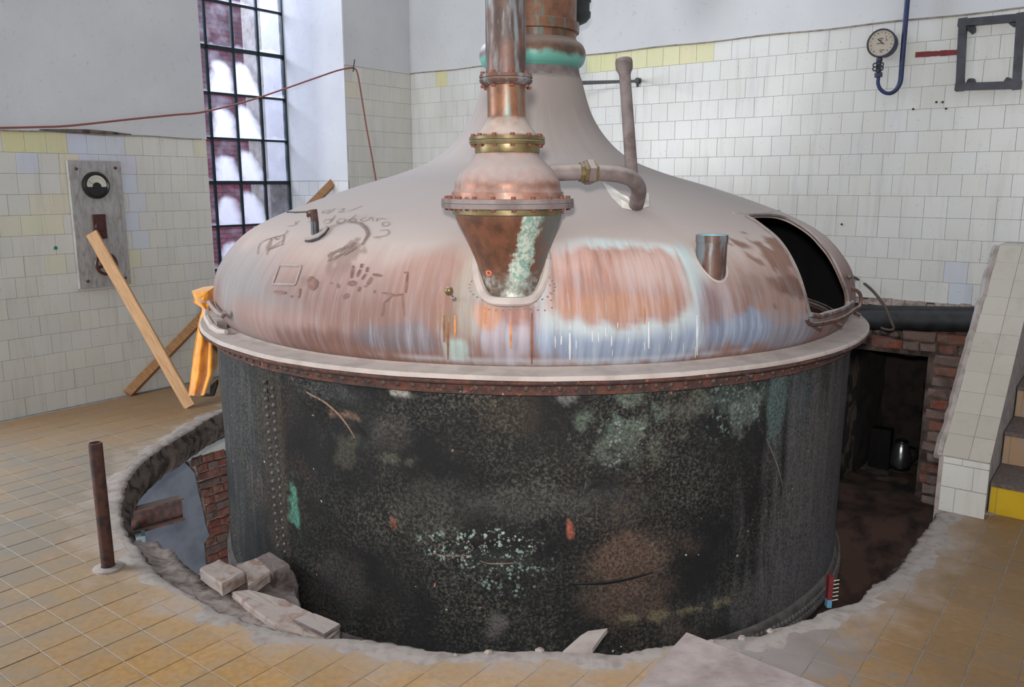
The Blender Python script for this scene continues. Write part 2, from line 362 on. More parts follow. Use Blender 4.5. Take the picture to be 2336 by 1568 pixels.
# ------------------------------------------------------------------ tiles
def tile_mesh(w,h,t=.006,b=.0011,name='tile'):
    x,y=w/2,h/2;vs=[(-x,-y,0),(x,-y,0),(x,y,0),(-x,y,0),(-x,-y,t-b),(x,-y,t-b),(x,y,t-b),(-x,y,t-b),(-x+b,-y+b,t),(x-b,-y+b,t),(x-b,y-b,t),(-x+b,y-b,t)]
    fs=[(8,9,10,11)]+[(i,(i+1)%4,(i+1)%4+4,i+4) for i in range(4)]+[(i+4,(i+1)%4+4,(i+1)%4+8,i+8) for i in range(4)]
    return vs,fs
_tc={}
def put_tiles(tiles,parent,mat,mat_s,name='tile',cap=300,thick=.003):
    """tiles: (centre, xaxis, yaxis, normal, w, h, colour). Nearest ones are objects, the rest one joined part"""
    def vis(t):
        u,v=proj(t[0]);return -60<u<2400 and -60<v<1630
    def size(t): return (t[0]-Vector((0,0,H))).length
    V=sorted([t for t in tiles if vis(t)],key=size);rest=V[cap:]+[t for t in tiles if not vis(t)]
    off=root_off(parent)
    for c,x,y,n,w_,h_,col in V[:cap]:
        c=c-off
        k=(name,round(w_,3),round(h_,3),thick)
        if k not in _tc:
            vs,fs=tile_mesh(k[1],k[2],thick,min(.0011,thick/2));m=mesh(name,vs,fs);m.materials.append(mat);_tc[k]=m
        mw=Matrix(((x[0],y[0],n[0],c[0]),(x[1],y[1],n[1],c[1]),(x[2],y[2],n[2],c[2]),(0,0,0,1)))
        link(name,_tc[k],None,parent,mw,col)
    if rest:
        mb=MB()
        for c,x,y,n,w_,h_,col in rest:
            vs,fs=tile_mesh(w_,h_,thick,min(.0011,thick/2));mb.add([c+x*a+y*b+n*d for a,b,d in vs],fs,col)
        o=mb.build(name,mat_s,parent,fixn=False);o['kind']='stuff'
def white(base=(205,203,192)):
    k=random.uniform(-3.5,2.5);q=random.uniform(-2,2);return srgb(base[0]+k,base[1]+k,base[2]+k-q)
BLUE=(200,204,214);YEL=(212,208,162);CRE=(212,206,184)
def wall_tiles(W,xax,nrm,s0,s1,ztop,zbot,phases,special,base,T=.1478,joint=.0013):
    out=[];r=0;z=ztop
    sp=[(W_inv(p,xax),p[2],c) for p,c in special]
    while z>zbot+.03:
        h=min(T,z-zbot);ph=phases[r] if r<len(phases) else phases[-1]+T/2*(r-len(phases)+1)+random.uniform(-.02,.02)
        s=ph-math.ceil((ph-s0)/T)*T
        while s<s1:
            a,b=max(s,s0),min(s+T,s1)
            if b-a>.02:
                cs,cz=(a+b)/2,z-h/2;col=None
                for ss,zz,c in sp:
                    if a<=ss<b and z-h<=zz<z: col=srgb(*[k+random.uniform(-3,3) for k in c])
                out.append((W(cs,cz)+nrm*random.uniform(-.0006,.0006),xax,Z,nrm,b-a-joint-random.uniform(0,.0006),h-joint,col or white(base)))
            s+=T
        z-=T;r+=1
    return out
def W_inv(p,xax): return p.dot(xax)
random.seed(3)
# ---- left wall: plaster slabs round the tall window
ZL,ZR=2.061,2.790
WS0,WS1=4.19,5.785            # window opening along the wall
HT=4.7
def slab(mb,W,s0,s1,z0,z1,o0,o1):
    P=[W(s0,z0,o0),W(s1,z0,o0),W(s1,z1,o0),W(s0,z1,o0)];D=W(0,0,o1)-W(0,0,o0);mb.prism(P,D)
mb=MB();slab(mb,LW,.6,WS0,-.2,HT,-.006,-.3)
wl=struct(mb.build('wall_left',M['mortar']),'tiled wall left of the tall window, white plaster above')
mb=MB();slab(mb,LW,.6,WS0,ZL,HT,.006,-.005);mb.build('plaster',M['plaster'],wl)
ph=[W_inv(hl(u,v),A) for u,v in [(153,328),(136,373),(91,420),(117,466),(98,510),(127,556),(104,600),(85,645),(114,690),(91,740)]]
bl=[(178,328),(222,328),(265,330),(225,356),(300,372),(310,418),(270,385),(318,505),(305,548),(308,470),(120,500),(45,520),(90,395)]
ye=[(10,325),(40,325),(85,325),(130,325),(459,340)]
cr=[(150,355),(152,415),(105,468),(140,468),(90,515),(140,515),(150,605),(300,650),(310,600),(20,500),(455,325)]
spec=[(hl(u,v),BLUE) for u,v in bl]+[(hl(u,v),YEL) for u,v in ye]+[(hl(u,v),CRE) for u,v in cr]
put_tiles(wall_tiles(lambda s,z:LW(s,z,-.0055),A,B,1.9,WS0,ZL,0.0,ph,spec,(208,206,198)),wl,M['tile'],M['tile_s'])
mb=MB();mb.tube([LW(s,ZL+.003+.004*math.sin(s*9),.006) for s in np.arange(1.9,WS0,.08)],.006,5);mb.build('cracked_edge',M['mortar'],wl)
# brown dust ledge over the tiles
mb=MB();mb.tube([hl(u,v,.012) for u,v in [(90,296),(150,299),(200,300),(250,303),(300,307)]],[.004,.014,.016,.012,.003],6);mb.build('dirt_ledge',M['slabedge'],wl)
t=NT('green paint blot');t.set('Base Color',srgb(28,120,98)).set('Roughness',.5);M['green']=t.m
p=hl(127,566,.004);mb=MB();mb.add([p+ (A*math.cos(k*math.pi/6)+Z*math.sin(k*math.pi/6))*(.012+.004*random.random()) for k in range(12)],[tuple(range(12))]);mb.build('paint_blot',M['green'],wl)
# ---- short wall between window and corner, at the plane of the corner
DC=-B.dot(hr(938,250))
def CW(s,z,off=0): return A*s-B*(DC-off)+Z*z
c0=5.75;e=hp(789,250,-B,DC);c0=e.dot(A)
mb=MB();slab(mb,CW,c0,6.44,-.2,HT,-.006,-1.55)
wb=struct(mb.build('wall_back',M['mortar']),'short tiled wall between the tall window and the corner')
mb=MB();slab(mb,CW,c0,6.44,ZR,HT,.006,-.005);mb.build('plaster',M['plaster'],wb)
put_tiles(wall_tiles(lambda s,z:CW(s,z,-.0055),A,B,c0,DR,ZR,0.6,[5.9,5.82],[(hp(803,190,-B,DC),CRE),(hp(803,200,-B,DC),CRE)],(208,206,198)),wb,M['tile'],M['tile_s'])
# ---- right jamb of the window: plaster above, tiles below
JT=1.72;DW=DC-DL
kw=-B.dot(hp(652,250,A,c0));ko=-B.dot(hp(606,250,A,c0))   # depths of the glass and of the outer face along the jamb
WO=DL-kw                                         # window plane offset from the left wall plane
KO_=ko
def JW(k,z,off=0): return A*(c0-off)-B*k+Z*z     # k: distance along -B
mb=MB()
def pr(p,q,r,s_): mb.prism([p,q,r,s_],A*.012)
pr(JW(DC,JT,.006),JW(KO_,JT,.006),JW(KO_,HT,.006),JW(DC,HT,.006))
jb=struct(mb.build('trim_1',M['plaster']),'bright white plastered window jamb')
tl=[];z=JT;rr=0
while z>-.1:
    k=DC-.148*(.5 if rr%2 else 1)
    while k<kw:
        a,b=max(k,DC),min(k+.1478,kw)
        if b-a>.02: tl.append((JW((a+b)/2,z-.074,.001),B,Z,-A,b-a-.003,.1455,white((214,214,210))))
        k+=.1478
    z-=.1478;rr+=1
put_tiles(tl,jb,M['tile'],M['tile_s'])
mb=MB();mb.prism([JW(DC,-.2,.0),JW(KO_,-.2,.0),JW(KO_,JT,.0),JW(DC,JT,.0)],A*.01);mb.build('mortar_bed',M['mortar'],jb)
# left jamb + outer reveal edge
mb=MB();slab(mb,LW,3.2,WS0,-.2,HT,-.3,DL-KO_)
struct(mb.build('trim_2',M['plaster']),'left jamb of the tall window')
# ---- right wall
mb=MB();slab(mb,RW,-7.8,1.4,.865,HT,-.006,-.35)
wr=struct(mb.build('wall_right',M['mortar']),'long white tiled wall behind the kettle, plaster above')
mb=MB();slab(mb,RW,-7.8,1.4,ZR,HT,.006,-.005);mb.build('plaster',M['plaster'],wr)
ph=[W_inv(hr(1550+x*.3571,y*.3571),B) for x,y in [(218,350),(260,450),(305,570),(360,690),(410,820),(467,940),(405,1050),(458,1170),(510,1300),(1130,1430)]]
spec=[(hr(u,v),YEL) for u,v in [(1340,143),(1380,137),(1420,130),(1460,126),(1500,122),(1540,118),(1580,116),(1612,110),(1600,115)]]+[(hr(u,v),BLUE) for u,v in [(2185,622),(2207,668)]]+[(hr(1010,190),YEL),(hr(1240,520),CRE)]
put_tiles(wall_tiles(lambda s,z:RW(s,z,-.0055),B,-A,-7.0+.8,1.3,ZR,.865,ph,spec,(212,212,208)),wr,M['tile'],M['tile_s'])
mb=MB();mb.tube([RW(s,ZR+.002+.004*math.sin(s*7),.004) for s in np.arange(-6.2,1.3,.08)],.006,5);mb.build('cracked_edge',M['mortar'],wr)
# ragged lower edge of the tiling
mb=MB()
s=-2.5
while s<1.:
    w_=random.uniform(.03,.09);mb.box(RW(s+w_/2,.865-random.uniform(.01,.03),.0),B*w_,A*.03,Z*random.uniform(.03,.07),.006);s+=w_
mb.build('broken_mortar',M['rubble'],wr)
# red painted line and old plug holes
mb=MB();a,b=hr(2088,125,.004),hr(2188,119,.004);n=14
for k in range(n):
    p=a.lerp(b,k/n);q=a.lerp(b,(k+1)/n);h=.017+random.uniform(-.002,.002);mb.prism([p-Z*h,q-Z*h,q+Z*h,p+Z*h],A*.003)
mb.build('red_line',M['red'],wr)
for u,v in [(2136,233),(2150,233),(2083,249),(2158,248),(1920,512)]:
    p=hr(u,v,.004);mb=MB();mb.tube([p,p+A*.01],.008,7);mb.build('plug_hole',M['black'],wr)
# ---- unseen stand-in side wall, added to keep sky light off the right floor
mb=MB();mb.prism([A*-1.2+B*1.32-Z*.2,A*6.6+B*1.32-Z*.2,A*6.6+B*1.32+Z*HT,A*-1.2+B*1.32+Z*HT],B*.3);struct(mb.build('wall_standin',M['plaster']),'plain wall on the far side of the steps')
# ---- window: iron glazing bars and frosted panes
WP=lambda s,z,o=0: LW(s,z,WO+o)
vs_=[(467,529,587,642),(490,549,604,659)]
cols=[]
for k in range(4):
    p,q=hl(vs_[0][k],3,WO),hl(vs_[1][k],500,WO);cols.append((p.dot(A)+q.dot(A))/2)
rows=[hl(u,v,WO)[2] for u,v in [(462,4),(467,105),(475,212),(482,315),(486,418),(488,518),(490,616)]]
dz=(rows[1]-rows[-1])/5
rows=[rows[1]+dz*k for k in range(4,-8,-1)];rows=[r for r in rows if r>-.2]
w0=cols[0]-(cols[1]-cols[0])*.98
allc=[w0]+cols
def winmat():
    t=NT('dirty frosted glass');u=t.obj();n=t.noise(t.pos(),6,4);X=t.sep(u)
    wv=t.math('MULTIPLY',t.math('SUBTRACT',n,.5),.16)
    ax=t.math('ABSOLUTE',t.math('ADD',X[0],wv));
    # rounded patch of frost standing on the lower bar of each middle pane
    oc=t.sep(t.objcol())
    yy=t.math('ADD',X[1],.21);sk=t.math('MULTIPLY',yy,oc[1])                   # oc[1]: slant, oc[2]: height of the patch
    ax=t.math('ABSOLUTE',t.math('ADD',t.math('ADD',X[0],sk),wv))
    q=t.math('DIVIDE',t.math('MAXIMUM',yy,0.),oc[2]);hx=t.math('MULTIPLY',.118,t.math('SQRT',t.math('MAXIMUM',t.math('SUBTRACT',1.,t.math('MULTIPLY',q,q)),0.)))
    f1=t.ramp(t.math('SUBTRACT',hx,ax),-.045,.085);f3=t.ramp(yy,-.02,.02);f2=t.ramp(q,1.04,.85)
    frost=t.math('MULTIPLY',t.math('MULTIPLY',t.math('MULTIPLY',f1,f2),f3),oc[0])
    edge=t.ramp(t.math('ADD',X[1],wv),-.17,-.24,0,.35);dirt=t.ramp(n,.45,.7,.02,.09)
    a=t.math('MINIMUM',t.math('ADD',t.math('ADD',t.math('MULTIPLY',frost,.78),dirt),edge),.97)
    tr=t.node('ShaderNodeBsdfTransparent');tr.inputs[0].default_value=(.88,.86,.92,1)
    t.b.inputs['Base Color'].default_value=srgb(226,224,234);t.b.inputs['Roughness'].default_value=.5
    tl_=t.node('ShaderNodeBsdfTranslucent');tl_.inputs[0].default_value=srgb(236,234,246)
    m1=t.node('ShaderNodeMixShader');m1.inputs[0].default_value=.6;t.l.new(t.b.outputs[0],m1.inputs[1]);t.l.new(tl_.outputs[0],m1.inputs[2])
    m2=t.node('ShaderNodeMixShader');t.l.new(a,m2.inputs[0]);t.l.new(tr.outputs[0],m2.inputs[1]);t.l.new(m1.outputs[0],m2.inputs[2])
    t.l.new(m2.outputs[0],t.n['Material Output'].inputs[0]);return t.m
M['glass']=winmat()
M['bar']=simple('dark green iron bar',(26,44,48),.5,.3,.2,20)
mb=MB();r_=.013
mb.bar(WP(allc[0]-.02,-.1),WP(allc[0]-.02,HT),.05,.05,B);mb.bar(WP(allc[-1]+.01,-.1),WP(allc[-1]+.01,HT),.035,.05,B)
mb.bar(WP(allc[0],-.08),WP(allc[-1],-.08),.05,.05,B)
wn=struct(mb.build('window_1',M['bar']),'tall iron window with many small panes')
for c in allc[1:-1]:
    mb=MB();mb.bar(WP(c,-.1),WP(c,HT),.022,.03,B);mb.build('glazing_bar',M['bar'],wn)
for i,z in enumerate(rows):
    mb=MB();t_=.034 if i in (4,7) else .02;mb.bar(WP(allc[0],z),WP(allc[-1],z),t_,.03,B);mb.build('glazing_bar',M['bar'],wn)
for i in range(len(rows)-1):
    zc,hh=(rows[i]+rows[i+1])/2,rows[i]-rows[i+1]
    for j in range(4):
        sc,ww=(allc[j]+allc[j+1])/2,allc[j+1]-allc[j]
        m=mesh('pane',[(-ww/2,-hh/2,-.002),(ww/2,-hh/2,-.002),(ww/2,hh/2,-.002),(-ww/2,hh/2,-.002),(-ww/2,-hh/2,.002),(ww/2,-hh/2,.002),(ww/2,hh/2,.002),(-ww/2,hh/2,.002)],[(3,2,1,0),(4,5,6,7),(0,1,5,4),(1,2,6,5),(2,3,7,6),(3,0,4,7)])
        c=WP(sc,zc);x,y,n_=A,Z,-B
        mw=Matrix(((x[0],y[0],B[0],c[0]),(x[1],y[1],B[1],c[1]),(0,1,0,c[2]),(0,0,0,1)))
        link('pane',m,M['glass'],wn,mw,(1.0 if j in (1,2) and i>=4 else 0.,random.uniform(-.05,.05) if j==1 else random.uniform(.15,.32),random.uniform(.25,.31) if j==1 else random.uniform(.28,.34),1))
# ---- brick building across the yard
M['outbrick']=simple('purple red far brick',(150,60,82),.9,0,.15,6,(118,48,70))
M['outmortar']=simple('far mortar',(112,84,94),.9,0,.1,10)
fo=-6.2
mb=MB();slab(mb,LW,3.,17.,-1.5,13.,fo-.02,fo-.4)
ob=tag(recenter(mb.build('brick_building',M['outmortar'])),'purple red brick building seen across the yard through the tall window','building')
mb=MB();z=-1.5;k=0
while z<12.:
    s=6.+(.13 if k%2 else 0)
    while s<17.: mb.box(LW(s+.12,z+.035,fo-.01),A*.232,B*.03,Z*.062,.002);s+=.245
    z+=.078;k+=1
o=mb.build('brick',M['outbrick'],ob,fixn=False);o['kind']='stuff'
for (sa,sb,za,zb) in [(9.2,11.2,6.6,9.2)]:
    mb=MB();slab(mb,LW,sa,sb,za,zb,fo+.02,fo-.01);f=mb.build('window',M['bar'],ob)

# ------------------------------------------------------------------ floor and the ragged hole in it
hp_=[(2137,1168),(2108,1211),(2080,1250),(2044,1300),(1992,1333),(1951,1374),(1890,1385),(1858,1404),(1768,1433),(1693,1454),(1611,1456),(1500,1474),(1400,1490),(1260,1482),(1120,1484),(1050,1490),(990,1482),(900,1466),(840,1455),(770,1454),(690,1447),(606,1428),(512,1396),(436,1352),(380,1322),(316,1245),(295,1224),(278,1177),(282,1130),(295,1092),(321,1058),(384,1011),(436,981),(500,943)]
pl=[]
for u,v in hp_:
    p=hz(u,v);pl.append((math.degrees(math.atan2(p[1]-TC[1],p[0]-TC[0]))%360,math.hypot(p[0]-TC[0],p[1]-TC[1])))
pl+=[(130,2.6),(100,3.4),(60,3.6),(10,3.4),(345,3.2)];pl.sort()
_a=np.array([p[0] for p in pl]);_R=np.array([p[1] for p in pl])
def Rh(deg):
    deg%=360;r=float(np.interp(deg,_a,_R,period=360));return r+.012*fr((deg*.5,0,0),1.0,3)+.008*fr((deg*2,7,0),1.,2)
S0,S1,Q0,Q1=-.6,6.6,-6.7,2.4
def Ro(t):
    d=Vector((math.cos(t),math.sin(t),0));c=Vector((TC[0],TC[1],0));best=99
    for n,lim in ((A,S1),(-A,-S0),(B,Q1),(-B,-Q0)):
        k=d.dot(n)
        if k>1e-6: best=min(best,(lim-c.dot(n))/k)
    return best
N=900;vs=[];fs=[];mats=[]
for i in range(N):
    t=2*math.pi*i/N;r=Rh(math.degrees(t));o=Ro(t);r=min(r,o-.01)
    rough=lambda k:.006*fr((math.cos(t)*9,math.sin(t)*9,k),1.5,3)
    vis_under=.02*fr((math.cos(t)*6,math.sin(t)*6,3),1.,3)
    ring=[(o,-.2),(o,-.001),(min(r+.16,o),-.001),(min(r+.07,o),.003+rough(1)),(r+.02,.002+rough(2)),(r,-.008+rough(3)),(r-.01-rough(5),-.05),(r-.035+vis_under,-.07),(r-.04+vis_under*1.4,-.12),(r-.02+vis_under,-.17),(r+.0,-.2+vis_under*.5),(r+.5 if r+.5<o else o,-.2)]
    vs+=[pol(q,t,z) for q,z in ring]
K=12
for i in range(N):
    j=(i+1)%N
    t_=2*math.pi*i/N;o_=Ro(t_)
    if Rh(math.degrees(t_))>=o_-.02: continue
    for k in range(K-1):
        fs.append((i*K+k,j*K+k,j*K+k+1,i*K+k+1));mats.append(1 if k>=5 else 0)
m=mesh('floor',vs,fs,True)
m.materials.append(M['cement']);m.materials.append(M['slabedge']);m.polygons.foreach_set('material_index',mats)
fl=struct(link('floor',m),'yellow tiled floor with a ragged round hole for the kettle')
# tiles laid on the measured grid, cut along the hole
o0=Vector((1.857,3.485,0));T=.152;tl=[];cut=[]
ia=o0.dot(A);ib=o0.dot(B)
STAIR_S,STAIR_Q=4.78,-.74
for i in range(-30,20):
    for j in range(-42,22):
        s,q=ia+i*T+T/2,ib+j*T+T/2
        if s>DR or q<-DL or s<-.4 or q>2.3: continue
        if s>STAIR_S-.02 and q>STAIR_Q: continue
        c=A*s+B*q;d=c-Vector((TC[0],TC[1],0));R=d.length;th=math.degrees(math.atan2(d[1],d[0]))
        rc=Rh(th)+.055+.05*fr((th*.06,3,0),1.,2)
        if R+.12<rc: continue
        u,v=proj(c)
        if not(-150<u<2500 and 700<v<1900): continue
        k=random.uniform(-7,7)
        col=srgb(188+k,146+k*.8,92+k*.6) 
        hx=(T-.0035)/2
        if R-.12>rc: tl.append((c+Z*(.0003+random.uniform(-.0006,.0006)),A,B*-1,Z,T-.0035,T-.0035,col))
        else:
            n=d.normalized();poly=[c+A*a*hx+B*b*hx for a,b in ((-1,-1),(-1,1),(1,1),(1,-1))];out=[]
            f=lambda p:(p-Vector((TC[0],TC[1],0))).dot(n)-rc
            for a,b in zip(poly,poly[1:]+poly[:1]):
                fa,fb=f(a),f(b)
                if fa>=0: out.append(a)
                if fa*fb<0: out.append(a.lerp(b,fa/(fa-fb)))
            if len(out)>2: cut.append((c,out,col))
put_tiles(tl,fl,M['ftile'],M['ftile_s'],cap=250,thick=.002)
for c,out,col in cut:
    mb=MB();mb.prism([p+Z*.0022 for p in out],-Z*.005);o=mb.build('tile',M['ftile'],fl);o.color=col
# ------------------------------------------------------------------ cellar pit
def grid_surface(name,f,us,vs2,mat,parent=None,smooth=True):
    V=[f(a,b) for a in us for b in vs2];n=len(vs2);Fq=[(i*n+j,(i+1)*n+j,(i+1)*n+j+1,i*n+j+1) for i in range(len(us)-1) for j in range(n-1)]
    off=root_off(parent);return link(name,mesh(name,[v-off for v in V],Fq,smooth),mat,parent)
def pf(a,b):
    c=A*a+B*b;r=math.hypot(c[0]-2.6,c[1]-5.9)
    z=-1.75+1.15*max(0,min(1,(2.0-r)/1.5))**.8+.06*fr((c[0],c[1],0),2.5,4);return Vector((c[0],c[1],z))
o=struct(grid_surface('floor_cellar',pf,np.arange(1.,7.8,.08),np.arange(-7.5,.6,.08),M['earth']),'dark dirt at the bottom of the pit');o.name='floor.001'
# right: rough masonry under the tiled wall, with a dark recess
NS0,NS1,NZ1,NZ0=-1.70,-1.155,.47,-.66
def rough_rw(s,z,off,k=.02): return RW(s,z,off+k*fr((s,z,off),6,4))
mb=MB();slab(mb,RW,-3.2,NS0,-1.9,.87,-.05,-.4);slab(mb,RW,NS1,.2,-1.9,.87,-.05,-.4);slab(mb,RW,NS0,NS1,NZ1,.87,-.05,-.4);slab(mb,RW,NS0,NS1,-1.9,NZ0,-.05,-1.5)
M['oldmortar']=simple('crumbling lime mortar',(104,90,82),.98,0,.3,9,(58,48,44),.8)
pw=struct(mb.build('wall_cellar',M['oldmortar']),'bare brick foundation under the tiled wall');
def nb(name,f,us,vs3,mat): return grid_surface(name,f,us,vs3,mat,pw)
nb('recess_back',lambda a,b:rough_rw(a,b,-1.25,.04),np.arange(NS0-.1,NS1+.5,.05),np.arange(NZ0-.1,NZ1+.3,.05),M['darkmasonry'])
nb('recess_side',lambda a,b:RW(NS0+.02*fr((a,b,1),6,3),b,a),np.arange(-1.3,-.03,.05),np.arange(NZ0-.1,NZ1+.3,.05),M['darkmasonry'])
nb('recess_side',lambda a,b:RW(NS1+.02*fr((a,b,1),6,3)+(.0 if a>-.4 else .0),b,a),np.arange(-1.3,-.03,.05),np.arange(NZ0-.1,NZ1+.3,.05),M['darkmasonry'])
nb('recess_roof',lambda a,b:RW(b,NZ1-.02*fr((a,b,1),6,3),a),np.arange(-1.3,-.03,.05),np.arange(NS0-.05,NS1+.05,.05),M['darkmasonry'])
nb('recess_floor',lambda a,b:RW(b,NZ0+.03*fr((a,b,2),5,3),a),np.arange(-1.3,-.03,.05),np.arange(NS0-.05,NS1+.05,.05),M['earth'])
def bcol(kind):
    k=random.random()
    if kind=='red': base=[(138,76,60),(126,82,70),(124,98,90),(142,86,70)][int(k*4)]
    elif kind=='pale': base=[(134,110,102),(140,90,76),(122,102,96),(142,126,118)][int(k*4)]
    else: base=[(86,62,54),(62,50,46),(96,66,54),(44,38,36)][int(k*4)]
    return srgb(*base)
def brick_obj(c,x,y,n,w_,h_,d_,col,parent,jit=.006,mat='brick'):
    mb=MB();seg=[]
    a,b=w_/2,h_/2;rnd=lambda:random.uniform(-jit,jit)
    ring0=[(-a,-b,-d_),(a,-b,-d_),(a,b,-d_),(-a,b,-d_)];ring1=[(-a+rnd(),-b+rnd(),-.008),(rnd(),-b+rnd()*.6,-.006),(a+rnd(),-b+rnd(),-.008),(a+rnd(),b+rnd(),-.008),(rnd(),b+rnd()*.6,-.005),(-a+rnd(),b+rnd(),-.008)]
    ring2=[(-a*.85+rnd(),-b*.7,rnd()),(rnd(),-b*.75,.003+rnd()),(a*.85+rnd(),-b*.7,rnd()),(a*.85+rnd(),b*.7,rnd()),(rnd(),b*.75,.003+rnd()),(-a*.85+rnd(),b*.7,rnd())]
    vs=ring1+ring2+[(-a,-b,-d_),(0,-b,-d_),(a,-b,-d_),(a,b,-d_),(0,b,-d_),(-a,b,-d_)]
    fs=[(6,7,10,11),(7,8,9,10)]+[(i,(i+1)%6,(i+1)%6+6,i+6) for i in range(6)]+[(i+12,(i+1)%6+12,(i+1)%6,i) for i in range(6)]
    m=mesh('brick',vs,fs)
    mw=Matrix(((x[0],y[0],n[0],c[0]),(x[1],y[1],n[1],c[1]),(x[2],y[2],n[2],c[2]),(0,0,0,1)))
    return link('brick',m,M[mat],parent,mw,col)
random.seed(11)
k=0;z=-1.28
while z<.84:
    hh=.072
    s=-2.45+(.11 if k%2 else 0)
    while s<-.62:
        w_=random.choice([.21,.21,.105]);a,b=s,s+w_;s+=w_+.012
        for (p,q) in ([(a,b)] if z>NZ1-.02 else [(max(a,-9),min(b,NS0)),(max(a,NS1+.02),b)]):
            if z<=NZ1-.02 and ((p,q)!=(a,b)) and q-p<.04: continue
            if q-p<.04: continue
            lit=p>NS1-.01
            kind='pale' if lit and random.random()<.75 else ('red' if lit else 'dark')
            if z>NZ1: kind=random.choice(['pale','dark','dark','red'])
            off=random.uniform(-.012,.012)-.03
            if z>.7: off-=.05
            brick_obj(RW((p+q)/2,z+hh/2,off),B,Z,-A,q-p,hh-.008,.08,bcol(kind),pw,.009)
    z+=.081;k+=1
# left: grey painted wall with a bared brick pier, white strip above
mb=MB();LO=.35;slab(mb,LW,2.0,6.4,-2.0,-.2,LO-.03,LO-.3);pq=struct(mb.build('wall_cellar_left',M['rubble']),'grey painted cellar wall with bared bricks, left of the kettle')
ed=[(410,1043),(428,1062),(444,1080),(452,1120),(462,1160),(470,1200),(478,1222),(466,1240),(470,1292),(476,1330)]
pts=[hl(u,v,LO) for u,v in ed];sa=[p.dot(A) for p in pts];za=[p[2] for p in pts]
poly=[LW(2.0,-.2,LO),LW(sa[0]-.0,-.2,LO)]+pts+[LW(sa[-1],-2,LO),LW(2.,-2.,LO)]
mb=MB();mb.prism(poly,-(-B)*-.02 if False else (-B)*.03);mb.build('grey_plaster',M['greywall'],pq)
k=0;z=-1.9;ztop=hl(460,1045,LO)[2]
while z<ztop-.02:
    e=float(np.interp(-z,[-q for q in za],sa));s=e+.02-(.1 if k%2 else 0)
    while s<6.2:
        w_=random.choice([.2,.2,.1]);a=max(s,e+.015+random.uniform(0,.02));b=s+w_;s+=w_+.012
        if b-a>.03: brick_obj(LW((a+b)/2,z+.035,LO+random.uniform(-.01,.008)),A,Z,B,b-a,.064,.07,bcol('red' if a<e+.3 else 'pale'),pq,.008)
    z+=.075;k+=1
mb=MB();slab(mb,LW,sa[0]-.05,6.4,ztop,-.2,LO-.02,LO-.04);mb.build('white_strip',M['white'],pq)
# ------------------------------------------------------------------ the kettle
kt=thing('brewing_kettle','huge round copper kettle with dusty domed lid and blackened riveted shell','kettle',(TC[0],TC[1],-1.7))
KO=Vector(kt.location)
def dome_pt(th,s,off=0.):
    z=float(np.interp(s,_s,_z));r=float(np.interp(s,_s,_r));p=pol(r,th,z)
    return p+dn(p)*off if off else p
def dpar(p): return (dth(p)%(2*math.pi),sz(p[2]))
PI2=2*math.pi
op_px=[(1703,494),(1735,492),(1765,493),(1790,499),(1815,511),(1850,535),(1872,558),(1890,580),(1907,610),(1920,640),(1930,668),(1932,690),(1925,702),(1888,713),(1862,721),(1849,721),(1843,710),(1838,690),(1830,660),(1820,630),(1807,600),(1790,570),(1768,543),(1740,520),(1720,505)]
opn=[dpar(hd(u,v)) for u,v in op_px]
from mathutils.geometry import delaunay_2d_cdt
ths=[math.radians(k) for k in np.arange(180,381,.6)]+[math.radians(k) for k in np.arange(24,180,4)]
ths=sorted([t%PI2 for t in ths]);us=[]
for t in ths:
    if not us or t-us[-1]>1e-4: us.append(t)
CUT=math.radians(100)                          # seam of the parameter domain, at the back
us=sorted([(t-CUT)%PI2 for t in us]);us=[u for u in us if .01<u<PI2-.01];us=[0.]+us+[PI2]
ss=list(np.linspace(0,SL[-1],112))
pts=[];edges=[]
def pin(x,y,P):
    ins=False;n=len(P)
    for i in range(n):
        (x0,y0),(x1,y1)=P[i],P[(i+1)%n]
        if (y0>y)!=(y1>y) and x<(x1-x0)*(y-y0)/(y1-y0)+x0: ins=not ins
    return ins
RS=1.7
op2=[(((t-CUT)%PI2),s) for t,s in opn]
opc=[]
n=len(op2)
for i in range(n):                               # smooth closed outline
    P=[op2[(i+k-1)%n] for k in range(4)]
    for k in range(4):
        t=k/4;opc.append(tuple(.5*(2*b+(c-a)*t+(2*a-5*b+4*c-d)*t*t+(3*b-a-3*c+d)*t**3) for a,b,c,d in zip(*P)))
pts=[Vector((u*RS,s)) for u,s in opc];n0=len(pts);edges=[(i,(i+1)%n0) for i in range(n0)]
nu=len(us);base=len(pts)
opn_np=np.array(opc)
for u in us:
    for s in ss:
        if opn_np[:,0].min()-.05<u<opn_np[:,0].max()+.05:
            d=np.hypot((opn_np[:,0]-u)*RS,opn_np[:,1]-s).min()
            if d<.008: continue
        pts.append(Vector((u*RS,s)))
vo,_,fo_,_,_,_=delaunay_2d_cdt(pts,edges,[],0,1e-6)
PV=[(v.x/RS,v.y) for v in vo];keep=[]
bb=(opn_np[:,0].min(),opn_np[:,0].max(),opn_np[:,1].min(),opn_np[:,1].max())
for f in fo_:
    cx=sum(PV[i][0] for i in f)/3;cy=sum(PV[i][1] for i in f)/3
    if bb[0]<cx<bb[1] and bb[2]<cy<bb[3] and pin(cx,cy,opc): continue
    keep.append(tuple(f))
TH=np.array([p[0]+CUT for p in PV]);SS=np.array([p[1] for p in PV])
Zv=np.interp(SS,_s,_z);Rv=np.interp(SS,_s,_r)
X=TC[0]+Rv*np.cos(TH);Y=TC[1]+Rv*np.sin(TH)
W3=np.stack([X,Y,Zv],1)
